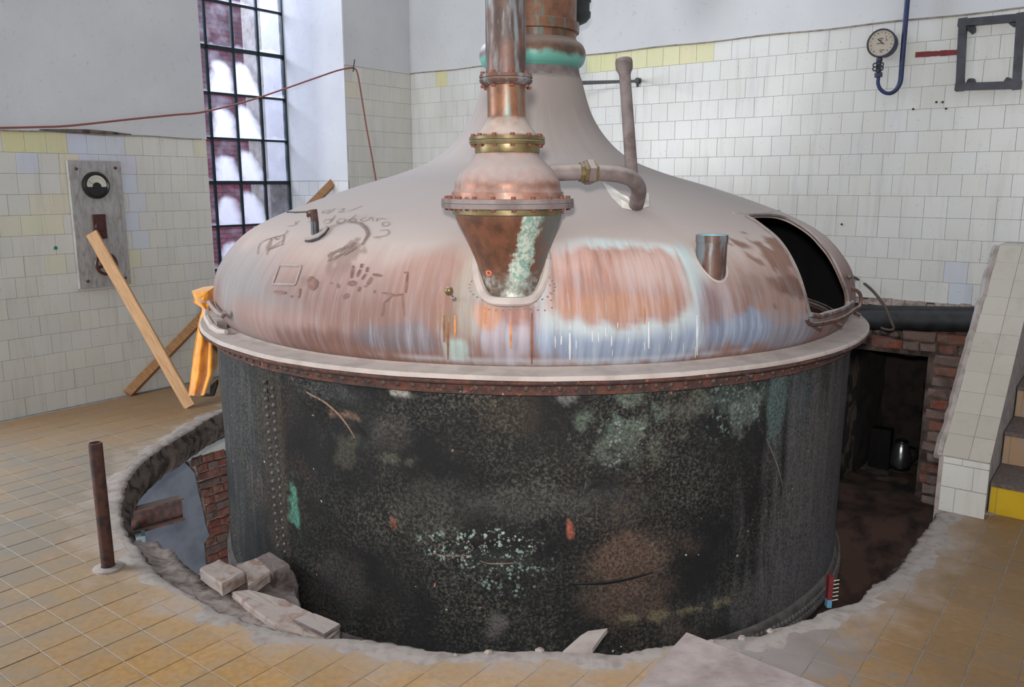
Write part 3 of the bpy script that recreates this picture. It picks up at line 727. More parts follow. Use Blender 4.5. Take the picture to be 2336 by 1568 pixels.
# gentle dents
dent=np.array([fr((x,y,z),1.1,2) for x,y,z in W3])*.006
W3[:,0]+=np.cos(TH)*dent;W3[:,1]+=np.sin(TH)*dent
def lin(c): return np.array(srgb(*c)[:3])
class Paint:
    """stains laid on a surface in its own (angle, length) coordinates"""
    def __init__(s,TH,SS,R,hit,par,basec):
        s.TH,s.SS,s.R=TH%PI2,SS,R;s.hit,s.par=hit,par;s.C=np.tile(lin(basec),(len(TH),1));s.st=np.zeros(len(TH))
        P=np.stack([TH*R,SS],1)
        s.n1=np.array([fr((a,b,0),3,4) for a,b in P]);s.n2=np.array([fr((a*9,b*.9,5),2,4) for a,b in P]);s.n3=np.array([fr((a,b,9),11,3) for a,b in P])
    def loc(s,u,v):
        return s.par(s.hit(u,v))
    def dist(s,u,v,ru,rv,rot=0):
        t,q=s.loc(u,v);t1,q1=s.loc(u+ru*.5,v);t2,q2=s.loc(u,v+rv*.5)
        wt=max(abs(((t1-t+math.pi)%PI2)-math.pi)*2,.004);ws=max(abs(q2-q)*2,.01)
        dt=((s.TH-t+math.pi)%PI2)-math.pi;return dt/wt,(s.SS-q)/ws
    def blob(s,u,v,ru,rv,c,a=1.,soft=.5,nz=.35,kind=1,streak=None,box=False):
        dx,dy=s.dist(u,v,ru,rv);d=np.maximum(abs(dx),abs(dy)) if box==1 else (dx**4+dy**4)**.25 if box else np.hypot(dx,dy)
        nn={1:s.n1,2:s.n2,3:s.n3}[kind];d=d+nn*nz
        w=np.clip((1+soft*.5-d)/max(soft,1e-3),0,1);w=w*w*(3-2*w)*a
        s.C=s.C*(1-w[:,None])+lin(c)*w[:,None]
        if streak is not None: s.st=s.st*(1-w)+streak*w
    def band(s,zs,c,a=1.):                       # by height: [(s0,s1)] soft ramp
        s0,s1=zs;w=np.clip((s.SS+s.n2*.05+s.n1*.05-s0)/(s1-s0),0,1)*a
        s.C=s.C*(1-w[:,None])+lin(c)*w[:,None];return w
random.seed(5)
P=Paint(TH,SS,RS,hd,dpar,(146,108,97))
P.st[:]=.5
sv=lambda v,u=1168: sz(hd(u,v)[2])
w_=P.band((sv(700),sv(560)),(180,166,160),1.);P.st*=(1-w_)
w_=P.band((sv(560),sv(470)),(176,166,162),.9)
P.band((sz(1.82),sz(2.1)),(142,130,124),.9)
P.blob(560,700,110,75,(150,140,138),.85,.8,.4,1,.2)
P.blob(520,610,90,70,(152,146,146),.8,.8,.4,1,.3)
P.blob(620,740,120,40,(166,128,116),.8,.8,.4,1,.3)
P.blob(1000,640,110,90,(158,122,110),.8,.9,.3,1,.5)
P.blob(760,790,170,30,(126,84,72),.85,.6,.4,2,.5)
P.blob(900,775,110,38,(118,110,118),.8,.6,.5,2,.8)
P.blob(860,812,160,16,(140,98,82),.8,.5,.4,2,.4)
P.blob(1070,660,42,100,(170,160,146),.8,.6,.4,2,.8)
P.blob(1010,700,30,60,(160,108,86),.6,.7,.4,2,.9)
P.blob(1022,745,22,42,(150,112,76),.85,.5,.5,2,1)
P.blob(1040,800,28,26,(176,196,190),.9,.5,.4,2,.9)
P.blob(1168,755,70,85,(180,168,178),.9,.5,.4,2,.9)
P.blob(1110,720,24,30,(206,134,84),.8,.5,.5,2,.9)
P.blob(1185,710,34,36,(166,100,72),.85,.5,.4,2,.8)
P.blob(1213,770,6,60,(132,72,70),.9,.5,.3,2,.6)
P.blob(1168,672,82,26,(178,176,176),.9,.5,.3,1,.3)
P.blob(1460,775,215,62,(144,162,188),.95,.4,.35,2,.9)
P.blob(1430,640,185,118,(196,206,206),.9,.3,.2,1,.6,box=2)
P.blob(1588,640,14,100,(160,190,190),.55,.6,.3,2,.8)
P.blob(1422,642,155,92,(176,132,118),1.,.22,.22,2,.95,box=2)
P.blob(1300,690,40,34,(196,130,100),.6,.6,.5,2,.9)
P.blob(1420,700,130,26,(196,136,98),.6,.6,.5,2,.9)
P.blob(1480,610,70,50,(200,180,172),.5,.9,.5,2,.9)
P.blob(1300,590,50,40,(206,170,160),.5,.9,.5,2,.9)
P.blob(1600,740,20,70,(186,198,208),.8,.6,.4,2,.9)
P.blob(1625,715,30,90,(134,104,108),.8,.6,.4,2,.8)
P.blob(1655,700,20,80,(176,160,162),.6,.6,.4,2,.8)
P.blob(1720,750,110,36,(132,148,174),.95,.5,.45,2,.9)
P.blob(1810,760,50,32,(150,150,162),.8,.5,.45,2,.8)
P.blob(1790,690,60,38,(164,134,122),.7,.7,.5,1,.4)
P.blob(1780,600,50,60,(122,88,72),.9,.3,1.3,3,.3)
P.blob(1820,660,20,40,(112,76,62),.8,.3,1.3,3,.3)
P.blob(1720,640,30,30,(140,112,102),.7,.4,1.,3,.3)
P.blob(1720,812,110,10,(140,92,76),.8,.5,.4,2,.5)
P.blob(1300,826,400,7,(196,198,204),.6,.5,.4,2,.5)
P.blob(700,640,18,10,(120,96,88),.4,.5,.6,1)
P.blob(790,590,30,34,(134,112,104),.8,.3,1.2,3);P.blob(775,620,24,22,(140,112,104),.6,.4,1,3)
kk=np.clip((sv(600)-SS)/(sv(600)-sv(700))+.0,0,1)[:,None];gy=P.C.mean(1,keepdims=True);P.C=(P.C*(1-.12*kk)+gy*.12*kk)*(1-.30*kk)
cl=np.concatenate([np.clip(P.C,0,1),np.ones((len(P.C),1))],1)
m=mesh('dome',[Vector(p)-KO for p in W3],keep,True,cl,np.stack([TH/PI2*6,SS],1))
a=m.attributes.new('Streak','FLOAT','POINT');a.data.foreach_set('value',P.st.astype(np.float32))
m.materials.append(M['dome']);m.materials.append(M['inner'])
dome=link('dome',m,None,kt)
bm=bmesh.new();bm.from_mesh(m);bmesh.ops.recalc_face_normals(bm,faces=bm.faces)
bm.faces.ensure_lookup_table();f0=max(bm.faces,key=lambda f:f.calc_center_median().z)
c=f0.calc_center_median()
if f0.normal.dot(Vector((c.x,c.y,.2)))<0: bmesh.ops.reverse_faces(bm,faces=bm.faces)
bm.to_mesh(m);bm.free()
sm=dome.modifiers.new('thickness','SOLIDIFY');sm.thickness=.012;sm.offset=-1;sm.material_offset=1;sm.material_offset_rim=0
# rolled lip round the opening
path=[dome_pt(u+CUT,s,.004) for u,s in opc];path.append(path[0])
mb=MB();mb.tube(path,.009,6,False);mb.build('opening_rim',M['greypipe'],kt,1)
# joint strap above the opening, left strap too
mb=MB();L=[hd(u,v,.004) for u,v in [(1672,487),(1700,488),(1730,487),(1755,486),(1778,481)]]
mb.tube(L,.006,6);mb.build('lap_joint',M['dust'],kt,1)
mb=MB();L=[hd(u,v,.003) for u,v in [(655,484),(675,485),(700,484),(712,480)]];mb.tube(L,.005,6);mb.build('lap_joint',M['steel'],kt,1)
# sill under the opening and the round guard rail
mb=MB();mb.tube([hd(u,v,.012) for u,v in [(1848,718),(1870,722),(1900,714),(1928,703),(1945,690)]],.012,8);mb.build('opening_sill',M['copperdk'],kt,1)
L=[hd(u,v,.03) for u,v in [(1840,728),(1845,737),(1856,741),(1880,737),(1910,730),(1935,718),(1950,706)]]
e=L[-1];L+=[e+Vector((.045,.05,.01)),e+Vector((.055,.09,.07)),e+Vector((.0,.12,.10))]
mb=MB();mb.tube([Vector(p) for p in catmull([tuple(p) for p in L],4)],.009,8);mb.build('guard_rail',M['rust'],kt,1)
for u,v in [(1857,745),(1905,738),(1948,714)]:
    mb=MB();p=hd(u,v,.0);n_=dn(p);mb.tube([p,p+n_*.035],.010,8);mb.build('rail_bracket',M['rust'],kt,1)
# finger drawing in the dust
def ribbon(mb,path,w0,w1=None,off=.0035,hit=hd,nf=dn):
    pts=[]
    for a,b in zip(path,path[1:]):
        n=max(1,int(math.hypot(a[0]-b[0],a[1]-b[1])/6))
        pts+=[(a[0]+(b[0]-a[0])*k/n,a[1]+(b[1]-a[1])*k/n) for k in range(n)]
    pts.append(path[-1]);Wp=[hit(u,v) for u,v in pts];n=len(Wp);vs=[];fs=[]
    for i,p in enumerate(Wp):
        d=(Wp[min(i+1,n-1)]-Wp[max(i-1,0)]);nn=nf(p);s_=d.cross(nn)
        if s_.length<1e-7: s_=Vector((1,0,0))
        s_.normalize();t=i/max(1,n-1);ww=(w0 if w1 is None else w0+(w1-w0)*t)*(.35+.65*math.sin(math.pi*min(max(t,.06),.94))**.5)
        vs+=[p+nn*off-s_*ww,p+nn*(off+.0012),p+nn*off+s_*ww]
    for i in range(n-1): fs+=[(3*i,3*i+1,3*i+4,3*i+3),(3*i+1,3*i+2,3*i+5,3*i+4)]
    mb.add(vs,fs)
import_curve=lambda P,n=5: catmull(P,n)
Z1=lambda x,y:(420+x*.3316,440+y*.3316)
def strokes(name,L,w_,mat,off=.0035):
    for st in L:
        mb=MB();ribbon(mb,import_curve([Z1(*p) for p in st],3),w_,None,off);mb.build('finger_mark',mat,dome,fixn=False)
strokes('finger_writing',[
 [(800,195),(768,205),(770,218),(752,228),(712,232)],                                   # S
 [(1000,60+60),(960,128),(952,140),(985,138),(1010,120)],[(1040,70+40),(985,150)],      # first line d e l
 [(1060,120),(1100,112),(1085,128),(1062,136),(1110,134)],[(1225,95),(1130,132)],
 [(850,205),(890,196),(905,205)],[(955,205),(985,185),(1010,190),(1000,210),(960,215)],[(1040,160),(1000,212)],
 [(1075,180),(1050,205),(1085,212),(1110,190),(1080,178)],[(1185,155),(1120,205)],[(1130,190),(1165,180),(1180,195),(1150,210),(1128,200)],
 [(1255,170),(1215,188),(1225,200),(1265,190),(1290,172),(1300,200)],[(1330,178),(1325,200)],[(1330,185),(1360,180),(1395,185)],
 [(1400,205),(1365,210),(1372,232),(1410,225),(1405,205)],
 [(1345,265),(1395,258),(1410,280),(1380,300),(1300,308)],[(1300,308),(1350,316)]],.0032,M['faint'])
strokes('finger_drawing',[[(712,262),(690,290),(600,315),(525,350),(505,425)],[(605,320),(568,430)],[(565,400),(680,355)],[(690,290),(675,362)],[(600,318),(570,390),(680,330)],[(620,310),(640,325),(665,305)],
 [(1145,200),(1205,215),(1255,250),(1270,290),(1225,362)]],.0034,M['mark'])
mb=MB()
ribbon(mb,[Z1(*p) for p in [(1145,200),(1215,215),(1255,250),(1268,290),(1225,362)]],.009);mb.build('crescent_smear',M['mark'],kt,fixn=False)
sc=[]
for k in range(22):
    x=1010+random.uniform(0,160);y=440-(x-1010)*.42+random.uniform(-26,26);sc.append([(x-22,y+16),(x,y-6),(x+18,y-12)])
strokes('scribbled_patch',sc,.006,M['mark'])
mb=MB()
for a,b,w_ in [((1165,505),(1152,590),.008),((1225,492),(1218,520),.011),((1213,530),(1190,580),.008),((1262,515),(1258,548),.011),((1250,560),(1225,600),.007),((1300,565),(1362,575),.007),((1292,585),(1262,635),.01),((1258,640),(1240,650),.008),((1130,622),(1182,628),.014),((1212,650),(1200,682),.010),((1112,700),(1118,725),.022),((860,590),(905,660),.022),((870,620),(915,640),.024),((1055,628),(1062,655),.009),((1012,620),(1016,628),.005),((800,660),(788,725),.006),((1540,555),(1525,690),.006),((1515,552),(1545,552),.006),((1308,675),(1312,690),.008),((620,682),(700,690),.007),((1445,700),(1375,760),.004),((1375,760),(1360,850),.005),((1500,700),(1515,850),.003),((1360,690),(1440,700),.004),((1440,710),(1510,700),.004),((745,705),(738,722),.006)]:
    mb=MB();ribbon(mb,[Z1(*a),Z1(*b)],w_);mb.build('finger_mark',M['mark2'],dome,fixn=False)
mb=MB();q=[Z1(*p) for p in [(655,500),(805,505),(765,635),(608,630)]]
for a,b in zip(q,q[1:]+q[:1]): ribbon(mb,[a,b],.006)
mb.build('square_patch',M['greypipe'],kt,fixn=False)
for _ in range(30):
    u=random.choice([random.uniform(1255,1340),random.gauss(1385,40),random.uniform(1420,1600)]);v=random.uniform(735,800);L_=random.uniform(5,26);mb=MB();ribbon(mb,[(u,v),(u+random.uniform(-1,1),v+L_)],random.uniform(.0012,.0035),None,.0015);mb.build('paint_run',M['run'],dome,fixn=False)
for u,v,L_,c_ in [(1022,735,85,'runbrown'),(1013,720,60,'runbrown'),(1038,720,50,'runor'),(1213,715,115,'runbrown'),(1165,735,60,'runor'),(1106,700,40,'runor'),(1470,700,40,'runor'),(1480,735,60,'run'),(1590,720,90,'run'),(1300,760,60,'run')]:
    mb=MB();ribbon(mb,[(u,v),(u,v+L_)],.0045,None,.0012);mb.build('paint_run',M[c_],dome,fixn=False)
# rivets, shared mesh
def rivet_mesh(name,r,h,mat):
    mb=MB();mb.lathe([(r,-.002),(r*.95,h*.35),(r*.7,h*.8),(.0001,h)],n=8)
    m=mesh(name,mb.v,mb.f,True);m.materials.append(mat);return m
def place(m,name,p,n,parent):
    q=Vector(n).normalized().to_track_quat('Z','Y').to_matrix().to_4x4();q.translation=p-root_off(parent);return link(name,m,None,parent,q)
rs_=rivet_mesh('rivet',.0045,.003,M['greypipe'])
# flange ring with dust, and the rust-scaled band with rivets under it
n=200;prof=[(1.775,.950),(1.785,.975),(1.80,.965),(1.83,.958),(1.90,.955),(1.928,.953),(1.936,.945),(1.936,.935),(1.925,.930),(1.85,.930),(1.78,.93)]
mb=MB();mb.lathe(prof,(TC[0],TC[1],0),n=n);fg=mb.build('rim_flange',M['dust'],kt,1)
for i,v in enumerate(fg.data.vertices):
    v.co.z+=.0025*fr(v.co,4,3)
mb=MB();mb.lathe([(1.85,.931),(1.932,.931),(1.938,.924),(1.932,.916),(1.905,.913),(1.884,.905),(1.876,.888),(1.874,.862),(1.866,.858),(1.845,.858)],(TC[0],TC[1],0),n=n*2)
bd=mb.build('rust_band',M['rustband'],kt,1)
for v in bd.data.vertices:
    k=.004*fr((v.co.x,v.co.y,v.co.z*2),14,3);d=Vector((v.co.x,v.co.y,0)).normalized();v.co+=d*k
rb=rivet_mesh('rivet',.0125,.011,M['rivetr'])
for k in range(96):
    t=math.radians(184+k*2.05)
    if t>math.radians(378): break
    place(rb,'rivet',pol(1.874,t,.888),Vector((math.cos(t),math.sin(t),0)),bd)
# ---- shell
ths=[math.radians(k) for k in np.arange(176,384,.45)]+[math.radians(k) for k in np.arange(24,176,5)]
ths=sorted(t%PI2 for t in ths)
zs=list(np.linspace(.935,-.36,78))
bpf=lambda p:(dth(p)%PI2,p[2])
dents=[]   # (theta, z, wt, wz, depth, rot)
def dnt(u,v,ru,rv,depth,rot=0):
    p=hc(u,v);dents.append((dth(p)%PI2,p[2],ru/560/RB*1.,rv/560,depth,rot))
dnt(760,930,90,34,-.045,-.75);dnt(700,905,60,18,.03,-.75);dnt(815,1000,30,20,-.02);dnt(880,990,45,35,.016)
dnt(700,1040,50,110,-.012);dnt(1400,960,90,40,-.010);dnt(1440,1290,120,30,.008);dnt(1640,950,30,25,-.01);dnt(1750,1100,60,140,-.012);dnt(560,1020,30,60,.012);dnt(1070,1255,60,20,-.012);dnt(1160,1265,60,20,-.012)
G=[(t,z) for t in ths for z in zs]
T_=np.array([g[0] for g in G]);Z_=np.array([g[1] for g in G])
R_=RB-.006*np.clip((.2-Z_),0,1)+.0
R_=R_+np.array([fr((math.cos(t)*2,math.sin(t)*2,z),1.6,3) for t,z in G])*.006
for t,z,wt,wz,dp,rot in dents:
    a=((T_-t+math.pi)%PI2-math.pi)/wt;b=(Z_-z)/wz
    if rot:
        x=((T_-t+math.pi)%PI2-math.pi)*RB;y=Z_-z;c_,s_=math.cos(rot),math.sin(rot);a=(x*c_+y*s_)/(wt*RB);b=(-x*s_+y*c_)/wz
    q=a*a+b*b;R_=R_+dp*np.exp(-q*1.2)
R_=np.where(Z_>.86,RB-.004,R_)
# overlapping plate at the vertical seam
ts=dth(hc(630,1000))%PI2;R_=R_+.006*((T_>ts-.02)&(T_<ts+.045))
V=np.stack([TC[0]+R_*np.cos(T_),TC[1]+R_*np.sin(T_),Z_],1)
PB=Paint(T_,Z_,RB,hc,bpf,(33,33,34))
PB.n1=PB.n1*1.9;PB.n3=PB.n3*1.6
PB.blob(1240,1150,260,40,(82,80,78),.6,1,.6,1);PB.blob(1430,1380,110,100,(96,78,68),.7,.7,.6,1);PB.blob(1385,1340,60,70,(92,76,66),.6,.8,.8,1);PB.blob(1480,1270,50,50,(90,74,66),.5,.8,.8,1);PB.blob(1420,1290,60,50,(112,86,74),.5,.8,.7,1)
PB.blob(980,1160,60,60,(72,70,66),.5,1,.6,1);PB.blob(1150,960,60,60,(74,64,54),.5,1,.6,1)
PB.blob(1430,985,55,40,(106,124,112),.7,.7,.9,3);PB.blob(1370,950,60,12,(112,128,112),.6,.7,1,3);PB.blob(1450,930,30,30,(116,130,116),.6,.7,1,3)
PB.blob(1440,1020,60,40,(88,92,84),.6,.7,1,3);PB.blob(1590,930,40,30,(112,112,100),.5,.7,1,3);PB.blob(1690,900,60,40,(76,88,84),.7,.8,.7,3);PB.blob(1700,940,30,40,(112,120,116),.6,.6,1,3)
PB.blob(1775,920,20,80,(98,130,126),.7,.6,.6,2,.6);PB.blob(1830,960,40,160,(84,96,98),.6,.8,.6,2,.8)
PB.blob(1850,1200,60,220,(96,90,92),.75,.8,.5,2,1.);PB.blob(1900,1100,40,260,(100,96,98),.7,.8,.4,2,1.)
PB.blob(1800,1330,110,60,(92,88,88),.7,.9,.5,2,.9)
PB.blob(540,1000,50,200,(60,64,66),.7,.9,.4,2,1.);PB.blob(510,900,30,120,(70,72,74),.6,.9,.4,2,1.)
PB.blob(672,1140,9,46,(92,150,132),1,.5,1.3,3);PB.blob(668,1180,8,20,(92,150,132),.9,.35,.6,3)
PB.blob(915,898,26,8,(176,172,164),.9,.5,.6,3);PB.blob(1300,905,18,18,(140,138,136),.6,.8,.6,3)
PB.blob(735,895,70,26,(72,72,76),.8,.7,.5,1);PB.blob(775,950,50,7,(150,118,98),.6,.5,.6,3)
PB.blob(880,1010,44,44,(78,72,70),.6,.7,.6,1);PB.blob(900,1050,34,8,(116,114,98),.45,.9,1.3,3);PB.blob(785,1035,18,26,(104,100,84),.4,.9,1.3,3)
PB.blob(620,1080,26,240,(62,54,48),.7,.8,.4,1);PB.blob(650,1100,8,240,(74,64,54),.6,.8,.4,2)
PB.blob(750,1380,80,80,(76,72,72),.5,.9,.6,1);PB.blob(1145,1420,30,26,(140,132,130),.5,.8,.7,1)
PB.blob(1560,1395,90,10,(138,128,98),.7,.6,.9,3);PB.blob(1300,1200,7,20,(196,112,88),.9,.4,.7,3);PB.blob(896,1188,8,20,(150,88,66),.9,.4,.7,3)
PB.blob(1160,1270,60,30,(44,50,50),.8,.6,.5,1)
sC,sS=PB.C.copy(),PB.st.copy();PB.C[:]=0;one=(255,255,255)
PB.blob(1035,1250,62,30,one,.8,.9,.5,1);PB.blob(1150,1235,80,34,one,1.,.8,.5,1);PB.blob(1160,1300,80,60,one,.5,1,.6,1);PB.blob(1400,1010,90,90,one,.35,1,.7,1);PB.blob(1690,920,60,80,one,.3,1,.7,1)
DOTS=PB.C[:,0].copy();PB.C,PB.st=sC,sS
cl=np.concatenate([np.clip(PB.C,0,1),np.ones((len(PB.C),1))],1)
nt,nz=len(ths),len(zs);Fq=[(i*nz+j,i*nz+j+1,((i+1)%nt)*nz+j+1,((i+1)%nt)*nz+j) for i in range(nt) for j in range(nz-1)]
m=mesh('shell',V-np.array(KO),Fq,True,cl,np.stack([T_/PI2*6,Z_],1))
a=m.attributes.new('Streak','FLOAT','POINT');a.data.foreach_set('value',PB.st.astype(np.float32))
a=m.attributes.new('Dots','FLOAT','POINT');a.data.foreach_set('value',DOTS.astype(np.float32))
m.materials.append(M['body'])
shell=link('shell',m,None,kt)
# lower seam ring and round bottom
mb=MB();mb.lathe([(RB-.01,-.325),(RB+.004,-.335),(RB+.020,-.352),(RB+.024,-.36),(RB+.024,-.44),(RB-.02,-.445)],(TC[0],TC[1],0),n=240);mb.build('bottom_seam',M['rivet'],kt,1)
mb=MB();mb.lathe([(RB-.02,-.43),(1.80,-.5),(1.68,-.75),(1.45,-1.05),(1.0,-1.38),(.5,-1.52),(.0,-1.55)],(TC[0],TC[1],0),n=120)
mb.build('bottom_bowl',M['pipeblack'],kt,1)
rv=rivet_mesh('rivet',.017,.015,M['rivet'])
for k in range(110):
    t=math.radians(285+k*.95)
    if k*.95>95: break
    d=Vector((math.cos(t),math.sin(t),0))
    place(rv,'rivet',pol(RB+.023,t,-.375),d,shell)
    t+=math.radians(.47);d=Vector((math.cos(t),math.sin(t),0));place(rv,'rivet',pol(RB+.023,t,-.412),d,shell)
rv2=rivet_mesh('rivet',.0115,.009,M['rivet'])
for col_,(p0,p1) in enumerate([((607,872),(640,1262)),((624,876),(655,1268))]):
    a,b=hc(*p0),hc(*p1)
    nn_=21
    for k in range(nn_):
        z=a[2]+(b[2]-a[2])*(k+.5*col_)/nn_;t=dth(a)+( ((dth(b)-dth(a)+math.pi)%PI2)-math.pi)*(k/nn_)
        if z>.83: continue
        place(rv2,'rivet',pol(RB+.006,t,z),Vector((math.cos(t),math.sin(t),0)),shell)
rv3=rivet_mesh('rivet',.006,.005,M['rivet'])
for cxp,r_ in ((1040,46),(1160,74)):             # riveted patches low on the shell
    for k in range(22):
        a=math.pi*2*k/22;u,v=cxp+r_*math.cos(a)*(.85 if abs(math.cos(a))>.5 else 1),1252+(16 if r_==46 else 22)*math.sin(a)
        p=hc(u,v);t=dth(p);place(rv3,'rivet',pol(RB+.001,t,p[2]),Vector((math.cos(t),math.sin(t),0)),shell)
def hnf(p): t=dth(p);return Vector((math.cos(t),math.sin(t),0))
for nm,L,w_,mt in [('scratch',[(1308,1331),(1380,1329),(1440,1318),(1490,1304)],.006,'black'),('torn_fold',[(668,862),(700,893),(740,915),(775,945),(800,978),(812,1000)],.005,'fold'),('scratch',[(990,1262),(1030,1268),(1070,1266)],.003,'fold'),('scratch',[(1095,1278),(1120,1285),(1180,1283)],.003,'fold'),('scratch',[(1745,1000),(1770,1060),(1782,1110)],.003,'greypipe')]:
    mb=MB();ribbon(mb,catmull(L,3),w_,None,.008,hc,hnf);mb.build(nm,M[mt],kt,fixn=False)
# inside: black inner ring and an old copper floor seen through the opening
mb=MB();mb.lathe([(1.80,.93),(1.80,-.3),(1.2,-.6),(.0,-.8)],(TC[0],TC[1],0),n=90);mb.build('inner_wall',M['rust'],kt,1)
# ---- neck
mb=MB();mb.lathe([(.292,2.285),(.286,2.30),(.276,2.335),(.275,2.35)],(TC[0],TC[1],0),n=64);mb.build('neck_collar',M['greypipe'],kt,1)
mb=MB();mb.lathe([(.265,2.35)]+[(.262+.05*math.cos(a),2.43+.07*math.sin(a)) for a in np.linspace(-1.35,1.35,13)]+[(.262,2.51)],(TC[0],TC[1],0),n=64);mb.build('neck_bulge',M['bulge'],kt,1)
mb=MB();mb.lathe([(.255,2.50),(.255,2.55),(.272,2.553),(.272,2.605),(.255,2.61),(.248,4.6)],(TC[0],TC[1],0),n=64);mb.build('neck_pipe',M['copperor'],kt,1)
for k in range(22):                              # ring of small rivets round the riser's foot
    a=math.radians(150+k*11);u,v=1168+98*math.cos(a),655+(-66)*math.sin(a)*(.6)
    p=hd(u,v);place(rs_,'rivet',p+dn(p)*.001,dn(p),dome)
for k in range(9): p=hd(1115+k*16,706+2*math.sin(k));place(rs_,'rivet',p,dn(p),dome)
for k in range(7): p=hd(1250+k*1.5,600+k*17);place(rs_,'rivet',p,dn(p),dome)
# stub pipe, open top
b=hd(1625,612);c=Vector((b[0]-.0,b[1]+.03,b[2]-.10));ztop=hy(1625,536,c[1])[2]
mb=MB();mb.lathe([(.064,0),(.064,ztop-c[2]-.03),(.067,ztop-c[2]-.03),(.0675,ztop-c[2]),(.063,ztop-c[2]),(.060,ztop-c[2]-.08),(.06,0)],c,n=32)
st_=mb.build('stub_pipe',M['copperdk'],kt,1);st_['label']='short open copper stub with verdigris inside its rim'
t=NT('verdigris');t.set('Base Color',srgb(120,176,190)).set('Roughness',.8);M['verd']=t.m
mb=MB();mb.lathe([(.0605,ztop-c[2]-.06),(.0625,ztop-c[2]-.001)],c,n=32);mb.build('verdigris_lining',M['verd'],st_,1)
mb=MB();P_=[]
for k in range(25):                              # weld bead at its foot
    a=2*math.pi*k/24;q=c+Vector((.07*math.cos(a),.07*math.sin(a),0));lo,hi=1.0,1.7
    for _ in range(18):
        mz=(lo+hi)/2
        if math.hypot(q[0]-TC[0],q[1]-TC[1])<rz(mz): lo=mz
        else: hi=mz
    P_.append(Vector((q[0],q[1],lo)))
mb.tube(P_,.005,6,False);mb.build('weld_bead',M['dust'],kt,1)
# small threaded pipe with a bleed screw
p=hd(719,531);ax=Vector((-.02,0,1)).normalized()
def zz(v): return hy(719,v,p[1]+.0)[2]
mb=MB();mb.tube([p-Z*.04,Vector((p[0],p[1],zz(505)))],.0185,12);sp=mb.build('small_pipe',M['steel'],kt,1)
mb=MB();mb.tube([Vector((p[0],p[1],zz(505))),Vector((p[0]-.004,p[1],zz(478)))],.0175,12);mb.tube([Vector((p[0]-.0,p[1],zz(490))),Vector((p[0]-.034,p[1]-.01,zz(490)))],.008,8);mb.tube([Vector((p[0]-.026,p[1]-.01,zz(490)-.012)),Vector((p[0]-.03,p[1]-.01,zz(490)+.012))],.006,6);mb.build('pipe_nipple',M['rust'],sp,1)
mb=MB();ribbon(mb,[(697,549),(710,549),(727,543),(741,532),(748,521)],.012,.012,.012);mb.build('drip_guard',M['greypipe'],kt,fixn=False)
mb=MB();L=[hd(u,v,.014) for u,v in [(697,550),(710,550),(727,544),(741,533),(749,521)]];mb.tube(L,.006,6);mb.build('drip_edge',M['steel'],kt,1)
# ball lever
p=hd(1037,684);q=hy(1024,663,p[1]-.05)
mb=MB();mb.tube([p,p.lerp(q,.3)],.009,10);mb.tube([p.lerp(q,.25),q],.0045,8);hb=mb.build('lever',M['greypipe'],kt,1)
mb=MB();mb.lathe([(.017*math.sin(a),-.017*math.cos(a)) for a in np.linspace(0,math.pi,10)],q,n=16);mb.build('ball_knob',M['brass'],hb,1)
# latch at the left rim
mb=MB();L=[hd(u,v,.03) for u,v in [(476,690),(486,704),(500,718),(508,722),(512,712)]];mb.tube(L,.011,8);lt=mb.build('latch',M['greypipe'],kt,1)
mb=MB();L=[hd(u,v,.05) for u,v in [(470,705),(472,725),(484,745),(500,756),(516,758)]];mb.tube(L,[.012,.018,.02,.016,.012],8);mb.build('latch_arm',M['dust'],lt,1)
mb=MB();mb.box(hd(510,745,.02),(.05,0,0),(0,.05,0),(0,0,.06),.004);mb.build('latch_block',M['greypipe'],lt)
# ------------------------------------------------------------------ riser standing on the lid
RY=3.385;rc=Vector((.0,RY,1.20))
rt=thing('riser_vessel','bulbous copper riser with bolted flanges standing on the front of the lid','riser',rc)
def ax_u(v): return float(np.interp(v,[0,180,325,465,600,665],[1153,1154,1157,1158,1166,1168]))
def rp(v,hw):                                    # (radius, centre) from image row and half width
    c=hy(ax_u(v),v,RY);e=hy(ax_u(v)+hw,v,RY);return (e[0]-c[0]),c
def rlathe(name,spec,mat,n=48,parent=rt,smooth=35):
    mb=MB();vs=[];fs=[]
    for v,hw in spec:
        r,c=rp(v,hw);vs+=[c+Vector((math.cos(2*math.pi*k/n)*r,math.sin(2*math.pi*k/n)*r,0)) for k in range(n)]
    for i in range(len(spec)-1):
        for k in range(n): fs.append((i*n+k,i*n+(k+1)%n,(i+1)*n+(k+1)%n,(i+1)*n+k))
    mb.add(vs,fs);return mb.build(name,mat,parent,smooth)
cs=catmull([(722,80),(700,77),(680,75),(660,72),(640,72.5),(610,76),(580,85),(540,101),(505,117),(488,122)],3)
cone=rlathe('lower_cone',cs,M['cone'])
rlathe('brass_ring',[(489,124),(487,127),(474,128),(473,120)],M['brass'])
f3=rlathe('wide_flange',[(474,110),(474,150),(464,151.5),(463,148),(462,151.5),(453,150),(452,122)],M['greypipe'])
cs=catmull([(455,124),(444,124),(430,121),(415,119),(400,112),(385,101),(370,86),(357,74),(350,71)],3)
bulb=rlathe('dusty_bulb',[(455,128),(438,127),(437,124)]+cs,M['copper'])
rlathe('brass_ring',[(350,73),(348,74),(330,74),(329,70)],M['brass'])
f2=rlathe('middle_flange',[(331,68),(331,85),(324,87),(322,84),(320,87),(313,86),(312,66)],M['brass'])
cs=catmull([(313,70),(308,69),(300,63),(285,52),(272,45),(262,43.5),(230,43.5),(196,43.5)],3)
rlathe('upper_flare',cs,M['copperor'])
f1=rlathe('top_flange',[(197,43),(197,50),(190,59),(184,61),(181,58),(179,61),(172,60),(171,44)],M['copperdk'])
rlathe('riser_pipe',[(172,46),(100,46),(0,46.5),(-60,47),(-330,48)],M['copperdk'])
rr_,cc=rp(672,74)
lp=[]
